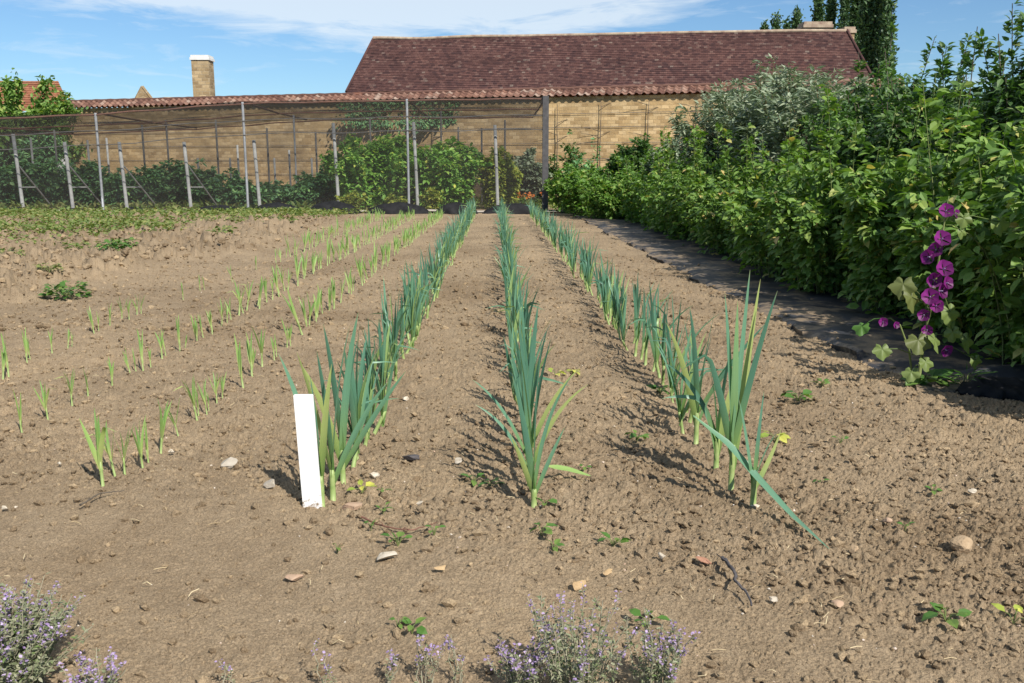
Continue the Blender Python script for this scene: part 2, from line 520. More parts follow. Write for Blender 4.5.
def fabric_mat():
    m, n, b, o = new_mat('weed_fabric')
    c = ramp(n, noise(n, 3.0, 4), [(0.3, (0.014, 0.015, 0.018)), (0.7, (0.040, 0.042, 0.049))])
    # dry soil spilled over it in patches, thicker along the bed side
    s = noise(n, 2.6, 7, 0.68)
    t = n.nodes.new('ShaderNodeTexCoord')
    sp = n.nodes.new('ShaderNodeSeparateXYZ')
    n.links.new(t.outputs['UV'], sp.inputs[0])
    thr = math_node(n, 'MULTIPLY_ADD', sp.outputs[0], -0.14, 0.060)
    f = math_node(n, 'MULTIPLY', math_node(n, 'SUBTRACT', math_node(n, 'ADD', s, thr), 0.50), 9.0, clamp=True)
    c = mixc(n, math_node(n, 'MULTIPLY', f, 0.9), c, (0.21, 0.155, 0.10))
    n.links.new(c, b.inputs['Base Color'])
    b.inputs['Roughness'].default_value = 0.65
    b.inputs['Specular IOR Level'].default_value = 0.3
    bump(n, b, noise(n, 30, 5), 0.3, 0.01)
    return m


M['fabric'] = fabric_mat()


def net_mat(name, alpha, col):
    m, n, b, o = new_mat(name)
    b.inputs['Base Color'].default_value = (*col, 1)
    b.inputs['Roughness'].default_value = 0.8
    b.inputs['Specular IOR Level'].default_value = 0.1
    f = ramp(n, noise(n, 0.8, 3), [(0.3, (alpha * 0.75,) * 3), (0.7, (alpha * 1.25,) * 3)])
    n.links.new(f, b.inputs['Alpha'])
    return m


M['net_side'] = net_mat('side_netting', 0.28, (0.055, 0.050, 0.048))
M['net_roof'] = net_mat('roof_netting', 0.66, (0.035, 0.028, 0.027))


def masonry(name, stops, mortar, bw, bh, ms=0.012, scale=1.0, bump_s=0.6, off=0.5):
    m, n, b, o = new_mat(name)
    t = n.nodes.new('ShaderNodeTexCoord')
    w = node(n, 'ShaderNodeTexNoise', i_Scale=2.3, i_Detail=2.0)
    n.links.new(t.outputs['UV'], w.inputs['Vector'])
    vm = node(n, 'ShaderNodeVectorMath', operation='MULTIPLY_ADD')
    n.links.new(w.outputs['Color'], vm.inputs[0])
    vm.inputs[1].default_value = (0.10, 0.02, 0)
    n.links.new(t.outputs['UV'], vm.inputs[2])
    br = node(n, 'ShaderNodeTexBrick', i_Scale=scale)
    br.offset = off
    br.inputs['Brick Width'].default_value = bw
    br.inputs['Row Height'].default_value = bh
    br.inputs['Mortar Size'].default_value = ms
    br.inputs['Mortar Smooth'].default_value = 0.4
    br.inputs['Color1'].default_value = (0, 0, 0, 1)
    br.inputs['Color2'].default_value = (1, 1, 1, 1)
    br.inputs['Mortar'].default_value = (0.5, 0.5, 0.5, 1)
    n.links.new(vm.outputs[0], br.inputs['Vector'])
    c = ramp(n, br.outputs['Color'], stops)
    big = noise(n, 0.55, 6, 0.62, coord='UV')
    c = mixc(n, 0.75, c, ramp(n, big, [(0.3, (0.58, 0.57, 0.58)), (0.5, (1, 1, 1)), (0.7, (1.25, 1.2, 1.12))]), 'MULTIPLY')
    sm = noise(n, 9, 5, 0.7, coord='UV')
    c = mixc(n, 0.7, c, ramp(n, sm, [(0.3, (0.72, 0.72, 0.74)), (0.6, (1.12, 1.1, 1.08))]), 'MULTIPLY')
    c = mixc(n, math_node(n, 'MULTIPLY', br.outputs['Fac'], 0.85), c, mortar)
    n.links.new(c, b.inputs['Base Color'])
    b.inputs['Roughness'].default_value = 0.92
    b.inputs['Specular IOR Level'].default_value = 0.15
    h = math_node(n, 'SUBTRACT', math_node(n, 'MULTIPLY', sm, 0.8), br.outputs['Fac'])
    bump(n, b, h, bump_s, 0.03)
    return m


M['wall_stone'] = masonry('wall_stone', [(0.0, (0.33, 0.225, 0.11)), (0.5, (0.44, 0.31, 0.155)), (1.0, (0.54, 0.40, 0.22))], (0.40, 0.29, 0.16), 0.34, 0.155, 0.010)
M['chimney_stone'] = masonry('chimney_stone', [(0.0, (0.22, 0.155, 0.085)), (0.5, (0.32, 0.235, 0.13)), (1.0, (0.42, 0.32, 0.19))], (0.34, 0.27, 0.18), 0.42, 0.20, 0.018)
M['roof_tile'] = masonry('roof_tile', [(0.0, (0.050, 0.027, 0.027)), (0.3, (0.077, 0.038, 0.034)), (0.65, (0.101, 0.050, 0.043)), (0.9, (0.117, 0.063, 0.053)), (0.96, (0.140, 0.085, 0.071)), (1.0, (0.162, 0.124, 0.103))], (0.05, 0.028, 0.028), 0.19, 0.16, 0.010, bump_s=0.4)
M['slate'] = masonry('slate', [(0.0, (0.07, 0.055, 0.06)), (1.0, (0.13, 0.10, 0.10))], (0.05, 0.04, 0.04), 0.25, 0.25, 0.01)
M['orange_tile'] = masonry('orange_tile', [(0.0, (0.22, 0.085, 0.045)), (1.0, (0.33, 0.15, 0.085))], (0.18, 0.08, 0.05), 0.3, 0.3, 0.02)
M['pantile'] = masonry('pantile', [(0.0, (0.095, 0.050, 0.040)), (0.4, (0.165, 0.088, 0.064)), (0.8, (0.225, 0.135, 0.10)), (1.0, (0.29, 0.215, 0.17))], (0.20, 0.09, 0.06), 0.30, 0.42, 0.006, off=0.0, bump_s=0.2)
M['ridge_tile'] = plain('ridge_tile', [(0.3, (0.20, 0.13, 0.10)), (0.7, (0.42, 0.34, 0.24))], 3, 0.9)


# ------------------------------------------------------------------ ground
def make_ground():
    pys = np.concatenate([np.linspace(1750, 690, 90)[:-1], np.linspace(690, 215, 680)[:-1], np.linspace(215, 190, 50)[:-1], np.linspace(190, 173.2, 24)])
    ang = PITCH + np.arctan((pys - 341.5) / FPX)
    ys = CAM[2] / np.tan(ang)
    ys = np.maximum.accumulate(ys)
    us = np.concatenate([np.linspace(-2.6, -0.98, 80)[:-1], np.linspace(-0.98, -0.64, 240)[:-1], np.linspace(-0.64, 0.64, 1250), np.linspace(0.64, 0.98, 240)[1:], np.linspace(0.98, 2.6, 80)[1:]])
    Yg, Ug = np.meshgrid(ys, us, indexing='ij')
    # the fan opens from a little behind the lens so that the sheet also covers the sides
    Xg = Ug * (Yg + 0.12) * 1.0
    z = low(Xg, Yg)
    sel = Yg[:, 0] < 32
    zz = high(Xg[sel], Yg[sel])
    fade = 1 - smooth_step(24, 31, Yg[sel])
    z[sel] += zz * fade
    z *= (1 - smooth_step(34, 60, Yg))
    g = Geo()
    g.grid(np.stack([Xg, Yg, z], -1))
    o = g.build('soil_ground', M['soil'], smooth=True)
    tag(o, kind='structure')
    g = Geo()
    g.add([(-1500, -600, -0.35), (1500, -600, -0.35), (1500, 2400, -0.35), (-1500, 2400, -0.35)], [(0, 1, 2, 3)])
    tag(g.build('field', M['field']), kind='structure')


make_ground()


def gz(p):
    return float(low(np.array([p[0]]), np.array([p[1]]))[0])


def lump(seed, n=1):
    """one unit rock, icosphere with an uneven surface"""
    import bmesh
    bm = bmesh.new()
    bmesh.ops.create_icosphere(bm, subdivisions=n, radius=1)
    r = np.random.default_rng(seed)
    V = np.array([v.co[:] for v in bm.verts])
    K = r.normal(size=(6, 3))
    dsp = np.ones(len(V))
    for k in K:
        dsp += 0.16 * np.sin(V @ k * 1.7 + r.uniform(0, 6))
    for k in r.normal(size=(8, 3)):                          # a few flat broken faces
        k /= np.linalg.norm(k)
        h = 0.52 + r.uniform(0, 0.22)
        dd = (V * dsp[:, None]) @ k
        V = V - np.maximum(dd - h, 0)[:, None] * k[None, :] / np.maximum(dsp, 0.5)[:, None]
    F = np.array([[v.index for v in f.verts] for f in bm.faces])
    bm.free()
    return V * dsp[:, None] * r.uniform(0.7, 1.1, 3)[None, :], F


def scatter_lumps(name, mat, n, ymin, ymax, smin, smax, kind_label, res=1, seed=3, flat=0.7, power=2.2, where=None):
    r = np.random.default_rng(seed)
    T = [lump(seed + i, res) for i in range(6)]
    g = Geo()
    # spread evenly over the fan of ground in front, thinning with distance
    y = ymin + (ymax - ymin) * r.random(n) ** 1.7
    x = (r.random(n) * 2 - 1) * 0.85 * (y + 0.4)
    keep = (trodden(x, y) < r.random(n) * 1.2) & ((x < 2.9) | (y < 5))
    if where is not None:
        keep &= where(x, y) > r.random(n)
    s = smin + (smax - smin) * r.random(n) ** power
    zz = low(x, y) + high(x, y)
    for i in np.nonzero(keep)[0]:
        V, F = T[i % 6]
        a = r.uniform(0, 6.28)
        ca, sa = math.cos(a), math.sin(a)
        W_ = V * s[i] * np.array([1, 1, flat])
        W_ = np.stack([W_[:, 0] * ca - W_[:, 1] * sa, W_[:, 0] * sa + W_[:, 1] * ca, W_[:, 2]], -1)
        g.add(W_ + np.array([x[i], y[i], zz[i] + s[i] * 0.22]), F)
    tag(g.build(name, mat, smooth=False), kind_label, kind='stuff', cat='soil')


scatter_lumps('soil_clods', M['clod'], 72000, 1.8, 14, 0.003, 0.026, 'loose crumbs and clods of dry brown soil over the bed', seed=40, power=3.8)
scatter_lumps('soil_lumps', M['clod'], 9000, 7.5, 27, 0.008, 0.045, 'larger loose soil lumps further back along the rows', seed=45, power=2.6)
scatter_lumps('rough_soil', M['clod'], 26000, 7.5, 27, 0.012, 0.075, 'big turned clods of soil in the rough unplanted bed', seed=50, power=2.6, where=rough_bed)
scatter_lumps('pebbles', M['pebble'], 1800, 1.8, 11, 0.003, 0.010, 'tiny pale stone chips scattered over the soil', seed=60, power=2.5)


def straw_bits():
    r = np.random.default_rng(91)
    g = Geo()
    for i in range(520):
        y = 1.9 + 8 * r.random() ** 1.7
        x = (r.random() * 2 - 1) * 0.68 * (y + 0.3)
        if x > 2.3:
            continue
        a, L = r.uniform(0, 3.14), r.uniform(0.008, 0.045)
        z = float(low(np.array([x]), np.array([y]))[0]) + 0.012
        dx, dy = math.cos(a) * L / 2, math.sin(a) * L / 2
        g.tube([(x - dx, y - dy, z + r.normal(0, .003)), (x + r.normal(0, .003), y + r.normal(0, .003), z + .004), (x + dx, y + dy, z + r.normal(0, .004))], r.uniform(0.0008, 0.0018), 4)
    tag(g.build('litter', M['straw']), 'bits of dry straw and root lying on the soil', kind='stuff')


M['straw'] = leaf_mat('straw', [(0.0, (0.10, 0.06, 0.035)), (0.5, (0.36, 0.27, 0.15)), (1.0, (0.55, 0.45, 0.28))], 0.0, rough=0.8)
straw_bits()


# ------------------------------------------------------------------ leeks
def strap(g, p0, az, elev, length, width, bend, mat=0, n=10, kink=None, roll=0.0, twist=0.0, fold=0.32, az_drift=0.0, base_w=0.75):
    """a long V-folded leaf that leaves p0 at an elevation and arches over"""
    s = np.linspace(0, 1, n)
    e = elev - bend * s ** 1.8
    if kink is not None:
        ks, ka = kink
        e = e - ka * smooth_step(ks - 0.06, ks + 0.06, s)
    a = az + az_drift * s ** 2
    ds = length / (n - 1)
    D = np.stack([np.cos(e) * np.cos(a), np.cos(e) * np.sin(a), np.sin(e)], -1)
    P = np.concatenate([[p0], p0 + np.cumsum(D[:-1] * ds, axis=0)])
    tw = roll + twist * s
    S0 = np.stack([-np.sin(a), np.cos(a), np.zeros(n)], -1)
    Nn = np.cross(S0, D)
    S = S0 * np.cos(tw)[:, None] + Nn * np.sin(tw)[:, None]
    Nn = np.cross(S, D)
    w = width * 0.5 * np.minimum(base_w + (1 - base_w) * s * 4, 1) * (1 - s ** 2.4) ** 0.9 + 0.0006
    f = fold * (1 - 0.5 * s)
    L = P - S * w[:, None] - Nn * (w * f)[:, None]
    Q = P + S * w[:, None] - Nn * (w * f)[:, None]
    G = np.stack([L, P, Q], 1)
    uv = np.stack([np.tile([0.0, 0.5, 1.0], n), np.repeat(s, 3)], -1)
    g.grid(G, uv, mat)
    return P


def leek_geo(rng, height, n_leaves=8, spread=0.35, lush=1.0, stem_h=None, stem_r=None, fan=None):
    """stem and leaves of one leek at the origin; leaves stand in one plane, the fan"""
    stem_h = stem_h or height * rng.uniform(0.17, 0.24)
    stem_r = stem_r or rng.uniform(0.009, 0.013)
    fan = 0.0 if fan is None else fan
    st = Geo()
    lean = rng.normal(0, 0.03, 2)
    P = np.array([[lean[0] * t, lean[1] * t, -0.03 + (stem_h + 0.03) * t] for t in (0, 0.4, 0.8, 1)])
    st.tube(P, [stem_r * 1.05, stem_r, stem_r * 1.0, stem_r * 0.8], 7)
    lv = Geo()
    for i in range(n_leaves):
        t = i / max(1, n_leaves - 1)                        # 0 outermost, 1 innermost
        side = math.pi * (i % 2)
        az = fan + side + rng.normal(0, 0.28)
        h0 = stem_h * (0.30 + 0.62 * t)
        elev = R(90) - spread * (1.15 - t) * rng.uniform(0.55, 1.2)
        ln = (height - h0) * rng.uniform(0.72, 1.08) * (0.80 + 0.22 * t) * (1.12 if t < 0.5 else 1)
        bend = rng.uniform(0.1, 0.75) * (1.25 - t) * lush
        kink = (rng.uniform(0.55, 0.8), rng.uniform(0.7, 1.5)) if rng.random() < 0.38 * (1.2 - t) else None
        w = rng.uniform(0.019, 0.032) * (0.8 + 0.3 * (1 - abs(2 * t - 1)))
        strap(lv, P[-1] * np.array([1, 1, 0]) * 0.8 + np.array([0, 0, h0]), az, elev, ln, w, bend, kink=kink, roll=rng.normal(0, 0.55), twist=rng.normal(0, 0.8), az_drift=rng.normal(0, 0.25))
    return st, lv


ORD = ['first', 'second', 'third', 'fourth', 'fifth', 'sixth', 'seventh', 'eighth', 'ninth', 'tenth', 'eleventh', 'twelfth']

protos, far_protos = [], []
for i in range(14):
    r = np.random.default_rng(200 + i)
    st, lv = leek_geo(r, r.uniform(0.52, 0.66), int(r.integers(5, 9)), r.uniform(0.12, 0.30))
    root = empty('leek')
    st.build('stem', M['leek_stem'], root, smooth=True)
    lv.build('leaves', M['leek_leaf'], root, smooth=True)
    protos.append(root)
PROTO_USED = set()


def place(protos, k, x, y, rz, s, lean=(0, 0)):
    root = protos[k]
    if root.name in PROTO_USED:
        root = copy_tree(root)
    else:
        PROTO_USED.add(root.name)
    root.location = (x, y, gz((x, y)) - 0.005)
    root.rotation_euler = (lean[0], lean[1], rz)
    root.scale = (s, s, s)
    return root


def hero_leek(px, py, specs, stem_h=0.13, stem_r=0.012, seedname='leek', lean=0.0):
    """a leek whose leaves are given one by one: (side +1/-1, tilt from vertical deg, length, width, bend, depth angle deg, kink)"""
    p = ground_at(px, py)
    root = empty(seedname, (p[0], p[1], gz(p) - 0.004))
    st, lv = Geo(), Geo()
    st.tube([[0, 0, -0.03], [lean * 0.4, 0, stem_h * 0.4], [lean * 0.8, 0, stem_h * 0.8], [lean, 0, stem_h]], [stem_r * 1.05, stem_r, stem_r, stem_r * 0.8], 8)
    n = len(specs)
    for i, sp in enumerate(specs):
        side, tilt, ln, w, bend, dep = sp[:6]
        kink = sp[6] if len(sp) > 6 else None
        az = (0 if side > 0 else math.pi) + R(dep)
        h0 = stem_h * (0.35 + 0.6 * i / max(1, n - 1))
        strap(lv, np.array([lean * h0 / stem_h, 0, h0]), az, R(90 - tilt), ln, w, bend, kink=kink, n=16, roll=R(62) * (-1) ** i * (0.7 + 0.3 * math.sin(i * 2.1)), twist=0.5 * (-1) ** i)
    st.build('stem', M['leek_stem'], root, smooth=True)
    lv.build('leaves', M['leek_leaf'], root, smooth=True)
    return root


ROWS = {
    'marker': dict(near=(335, 492), phrase='the white marker row'),
    'middle': dict(near=(535, 500), phrase='the middle row'),
    'sheet': dict(near=(752, 500), phrase='the row by the black sheeting'),
}
HEROES = {
    'marker': [
        (322, 503, [(-1, 9, .60, .030, .25, 10), (1, 5, .50, .032, .1, 0), (-1, 3, .42, .030, .05, 40)], .12,
         'leek touching the right edge of the white marker, its thin tip leaning over it'),
        (333, 496, [(1, 22, .50, .034, .35, 10), (-1, 12, .55, .030, .15, -20), (1, 6, .62, .034, .2, 40), (-1, 3, .50, .032, .1, 0)], .12,
         'second leek of the row behind the white marker, dark leaf arching to the side'),
        (343, 478, [(1, 30, .52, .030, .15, 0), (-1, 14, .50, .030, .3, 30), (1, 5, .66, .036, .2, -20), (-1, 4, .58, .036, .1, 0), (1, 12, .50, .03, .2, 60)], .14,
         'third leek of the marker row with one leaf thrown out low over the bare soil'),
    ],
    'middle': [
        (534, 504, [(1, 20, .32, .024, .1, 0), (-1, 17, .27, .024, .15, 0), (1, 7, .52, .024, .5, -10), (-1, 8, .50, .026, .2, 30), (1, 2, .60, .030, .2, 60), (-1, 5, .58, .03, .1, -30)], .07,
         'nearest leek of the middle row, two short blades splayed like a V at its foot'),
        (530, 484, [(-1, 22, .40, .018, .75, 0), (1, 19, .46, .020, .7, 0), (-1, 8, .52, .026, .2, 30), (1, 6, .56, .026, .2, -30), (-1, 3, .58, .028, .1, 0)], .12,
         'second leek of the middle row with thin leaves splaying out on both sides'),
        (528, 466, [(-1, 23, .46, .018, .55, 10), (1, 20, .46, .020, .5, 0), (-1, 8, .52, .026, .2, 50), (1, 6, .56, .028, .2, -30), (1, 2, .64, .032, .1, 0)], .13,
         'third leek of the middle row, pale outer leaf bowed low over the soil'),
    ],
    'sheet': [
        (753, 505, [(-1, 9, .40, .018, .1, 0), (1, 30, .26, .020, -.2, 20), (1, 15, .22, .016, .3, 0), (1, 4, .34, .016, .1, 40)], .14,
         'slender end leek beside the long fallen blade in the row nearest the sheeting'),
        (731, 487, [(1, 2, .86, .034, .02, 0), (1, 7, .80, .036, .05, 30), (-1, 4, .72, .040, .05, 0), (-1, 14, .60, .030, .25, 20, (.75, 1.6)), (1, 10, .70, .028, .1, -20), (-1, 2, .62, .034, .05, 60)], .20,
         'tallest leek of all, its pointed blades standing far above the others'),
        (716, 468, [(-1, 10, .46, .030, .9, 0, (.6, .8)), (1, 9, .40, .034, .15, 10), (-1, 6, .50, .030, .5, 40), (1, 4, .45, .03, .1, -40), (-1, 22, .44, .026, .7, 0)], .15,
         'short leek just behind the tallest one, its leaves bent over at the tips'),
        (696, 440, [(1, 16, .50, .028, .7, 0), (-1, 12, .55, .032, .3, 0), (1, 8, .58, .036, .2, 40), (-1, 3, .56, .03, .15, 0), (1, 30, .56, .024, .2, -10)], .15,
         'leek with a thin leaf bending sideways, fourth from the fallen blade'),
    ],
}
for rn, row in ROWS.items():
    a = ground_at(*row['near'])
    r = np.random.default_rng({'marker': 1, 'middle': 2, 'sheet': 3}[rn])
    first = True
    for (px, py, specs, sh, lab) in HEROES[rn]:
        o = hero_leek(px, py, specs, stem_h=sh)
        tag(o, lab, 'leek', 'leeks in three planted rows')
        y = o.location.y
    n0 = len(HEROES[rn])
    y += 0.21
    k = n0
    while y < 27.3:
        gap = 0.185 + 0.0065 * max(0, y - 4) * 0.9
        x = a[0] + r.normal(0, 0.022)
        if rn == 'sheet':
            x = a[0] + r.normal(0, 0.025) - 0.0 * y
        s = r.uniform(0.72, 1.0)
        if rn == 'marker':
            s *= 1.04
        # most fans stand along the row, some turn
        rz = math.pi / 2 * (r.random() < 0.45) + r.normal(0, 0.55)
        o = place(protos, int(r.integers(0, 14)), x, y, rz, s, (r.normal(0, 0.05), r.normal(0, 0.05)))
        if k < 10:
            tag(o, f'blue-green leek, {ORD[k]} from the near end of {row["phrase"]}', 'leek', 'leeks in three planted rows')
        elif y < 9.5:
            tag(o, f'blue-green leek just past the tenth plant in {row["phrase"]}', 'leek', f'leeks past the tenth in {row["phrase"]}')
        elif y < 17:
            tag(o, f'small-looking leek in the crowded middle stretch of {row["phrase"]}', 'leek', f'leeks along the middle stretch of {row["phrase"]}')
        else:
            tag(o, f'tiny-looking leek at the cage end of {row["phrase"]}', 'leek', f'leeks at the cage end of {row["phrase"]}')
        y += gap * r.uniform(0.85, 1.15)
        k += 1
    print('leeks', rn, k)

# fallen blade at the end of the row, lying from the slender leek out over the soil
def ribbon_on_path(name, pts, width, mat, lift=0.01, label='', cat='', fold=0.3):
    P = np.array([[p[0], p[1], gz(p) + lift + p[2]] for p in pts])
    t = np.linspace(0, 1, len(P))
    tt = np.linspace(0, 1, 18)
    P = np.stack([np.interp(tt, t, P[:, i]) for i in range(3)], -1)
    T = np.gradient(P, axis=0)
    T /= np.linalg.norm(T, axis=1)[:, None]
    S = np.cross(T, np.array([0, -0.45, 0.9]))
    S /= np.linalg.norm(S, axis=1)[:, None]
    N = np.cross(S, T)
    w = width / 2 * np.minimum(1, 0.15 + tt * 3.2) * (1 - tt ** 3) + 0.001
    G = np.stack([P - S * w[:, None] + N * (w * fold)[:, None], P, P + S * w[:, None] + N * (w * fold)[:, None]], 1)
    g = Geo()
    g.grid(G, np.stack([np.tile([0, .5, 1], 18), np.repeat(0.3 + 0.6 * tt, 3)], -1))
    return tag(g.build(name, mat, smooth=True), label, cat)


a0, a1, a2 = at(693, 419, 3.46), at(752, 473, 3.38), ground_at(792, 526)
a3 = ground_at(829, 557)
ribbon_on_path('fallen_blade', [(a0[0], a0[1], a0[2]), (at(728, 446, 3.41)[0], 3.41, at(728, 446, 3.41)[2]), (a1[0], a1[1], a1[2]), (a2[0], a2[1], 0.02), (a3[0], a3[1], 0.0)], 0.034, M['leek_leaf'], 0.012,
               'long broken leek blade slanting across the end plant down onto the soil', 'fallen leaf')
b0, b1 = ground_at(545, 478), ground_at(592, 480)
ribbon_on_path('fallen_blade', [(b0[0], b0[1], 0.05), ((b0[0] + b1[0]) / 2, b0[1], 0.03), (b1[0], b1[1], 0.005)], 0.028, M['seed_leaf'], 0.012,
               'pale green leek leaf lying on the soil beside the foot of the middle row', 'fallen leaf')

# ------------------------------------------------------------------ leek seedlings
sprotos = []
for i in range(10):
    r = np.random.default_rng(500 + i)
    h = r.uniform(0.18, 0.27)
    root = empty('leek_seedling')
    st, lv = Geo(), Geo()
    st.tube([[0, 0, -0.02], [0, 0, h * 0.2], [0, 0, h * 0.34]], [0.0055, 0.005, 0.004], 6)
    for j in range(int(r.integers(3, 6))):
        strap(lv, np.array([0, 0, h * (0.16 + 0.05 * j)]), math.pi * (j % 2) + r.normal(0, 0.3), R(90) - min(0.38, abs(r.normal(0.10, 0.15))), h * r.uniform(0.6, 0.9), r.uniform(0.011, 0.017), r.uniform(0, 0.5), n=7, roll=r.normal(0, 0.8),
              kink=(0.6, 1.2) if r.random() < 0.15 else None)
    st.build('stem', M['leek_stem'], root, smooth=True)
    lv.build('leaves', M['seed_leaf'], root, smooth=True)
    sprotos.append(root)

SROWS = [
    ('the seedling row beside the marker leeks', (103, 487), [(103, 487, 1.35), (125, 476, 1.0), (143, 470, 1.0), (161, 452, 1.1), (178, 436, .8), (197, 421, 1.05), (207, 415, .7), (217, 404, .8), (243, 387, 1.2), (252, 375, 1.25), (262, 362, 1.3), (274, 355, .9), (287, 345, 1.0), (302, 333, 1.5)], 0.205),
    ('the middle seedling row', (22, 433), [(22, 433, .9), (48, 420, .95), (72, 404, .9), (88, 394, .95), (112, 384, .95), (130, 372, .8), (143, 369, .95), (162, 358, 1.05), (180, 350, .95), (197, 340, .9), (203, 335, .9), (212, 331, .85), (222, 323, .95), (231, 319, .85)], 0.22),
    ('the seedling row along the rough bed', (27, 362), [(3, 377, 1.2), (27, 362, .9), (52, 352, .85), (68, 347, .8), (94, 333, .95), (110, 326, .95), (122, 320, 1.0), (137, 314, 1.05), (183, 297, .8), (200, 289, .8), (232, 280, .7), (256, 269, .85), (276, 262, .95), (286, 257, .95)], 0.25),
]
for si, (phrase, near, pts, gap) in enumerate(SROWS):
    r = np.random.default_rng(700 + si)
    k = 0
    xs = []
    full = []
    for (px, py, s) in pts:
        q = ground_at(px, py)
        full.append((q[0], q[1], s))
        if r.random() < 0.6:
            full.append((q[0] + r.normal(0, 0.02), q[1] + r.uniform(0.06, 0.13), s * r.uniform(0.6, 0.95)))
    for p in full:
        s = p[2]
        xs.append(p[0])
        o = place(sprotos, int(r.integers(0, 10)), p[0], p[1], r.uniform(0, 6.28), s * r.uniform(0.93, 1.05), (r.normal(0, 0.08), r.normal(0, 0.08)))
        if k < 12:
            tag(o, f'pale leek seedling, {ORD[k]} from the near end of {phrase}', 'seedling', 'leek seedlings in three rows')
        else:
            tag(o, f'thin leek seedling further back than the twelfth in {phrase}', 'leek seedling', f'seedlings past the twelfth in {phrase}')
        k += 1
        y = p[1]
    xm = float(np.mean(xs))
    y += gap
    while y < 26.5:
        if r.random() < 0.93:
            o = place(sprotos, int(r.integers(0, 10)), xm + r.normal(0, 0.025), y, r.uniform(0, 6.28), r.uniform(1.0, 1.55), (r.normal(0, 0.13), r.normal(0, 0.13)))
            if y < 15:
                tag(o, f'thin leek seedling further back than the twelfth in {phrase}', 'leek seedling', f'seedlings past the twelfth in {phrase}')
            else:
                tag(o, f'faint pale seedling near the cage end of {phrase}', 'leek seedling', f'seedlings at the cage end of {phrase}')
            k += 1
        y += gap * r.uniform(0.7, 1.2)
    print('seedlings', k)

# ------------------------------------------------------------------ white marker
pL, pR = ground_at(303, 503), ground_at(322, 505)
c = (pL + pR) / 2
mk = Geo()
wd, th, hh = 0.078, 0.006, 0.455
# a rounded-corner plate leaning a little to the side
prof = [(-wd / 2, -0.06), (wd / 2, -0.06), (wd / 2, hh - 0.004), (wd / 2 - 0.004, hh), (-wd / 2 + 0.004, hh), (-wd / 2, hh - 0.004)]
V = [(x, yy, z) for yy in (-th / 2, th / 2) for x, z in prof]
n6 = len(prof)
mk.add(V, [tuple(range(n6)), tuple(range(2 * n6 - 1, n6 - 1, -1))] + [(i, i + n6, (i + 1) % n6 + n6, (i + 1) % n6) for i in range(n6)])
o = mk.build('plant_marker', M['marker'], loc=(c[0], c[1], gz(c)))
o.rotation_euler = (R(2), R(-1.6), R(-6))
tag(o, 'tall blank white plastic row marker stuck in the soil before the leeks', 'plant marker')

# ------------------------------------------------------------------ leaf clouds
LEAF = {
    'ovate': (np.array([[0, 0, 0], [-.42, .30, .05], [0, .36, -.03], [.42, .30, .05], [-.36, .66, .0], [0, .70, -.06], [.36, .66, .0], [0, 1, -.20]]),
              [(0, 2, 1), (0, 3, 2), (1, 2, 5, 4), (2, 3, 6, 5), (4, 5, 7), (5, 6, 7)]),
    'narrow': (np.array([[0, 0, 0], [-.5, .45, .02], [0, .48, -.03], [.5, .45, .02], [0, 1, -.06]]), [(0, 2, 1), (0, 3, 2), (1, 2, 4), (2, 3, 4)]),
    'tuft': (np.array([[0, 0, 0], [-.5, .5, .06], [.5, .5, -.04], [0, 1, 0]]), [(0, 2, 3, 1)]),
}


def nrm(v):
    return v / (np.linalg.norm(v, axis=-1, keepdims=True) + 1e-9)


def leaf_cloud(g, P, D, N, L, Wd, shape='ovate', mat=0):
    T, F = LEAF[shape]
    n, k = len(P), len(T)
    D = nrm(D)
    X = nrm(np.cross(D, N))
    N = np.cross(X, D)
    V = P[:, None, :] + T[None, :, 0, None] * (Wd[:, None, None] * X[:, None, :]) + T[None, :, 1, None] * (L[:, None, None] * D[:, None, :]) + T[None, :, 2, None] * (L[:, None, None] * N[:, None, :])
    base = g.n
    g.V.append(V.reshape(-1, 3))
    g.U.append(np.tile(T[:, :2], (n, 1)))
    off = (np.arange(n) * k)[:, None, None]
    for kk in (3, 4):
        fs = [f for f in F if len(f) == kk]
        if fs:
            A = (np.array(fs)[None] + off).reshape(-1, kk) + base
            g.F.append(A)
            g.M.append(np.full(len(A), mat))
    g.n += n * k


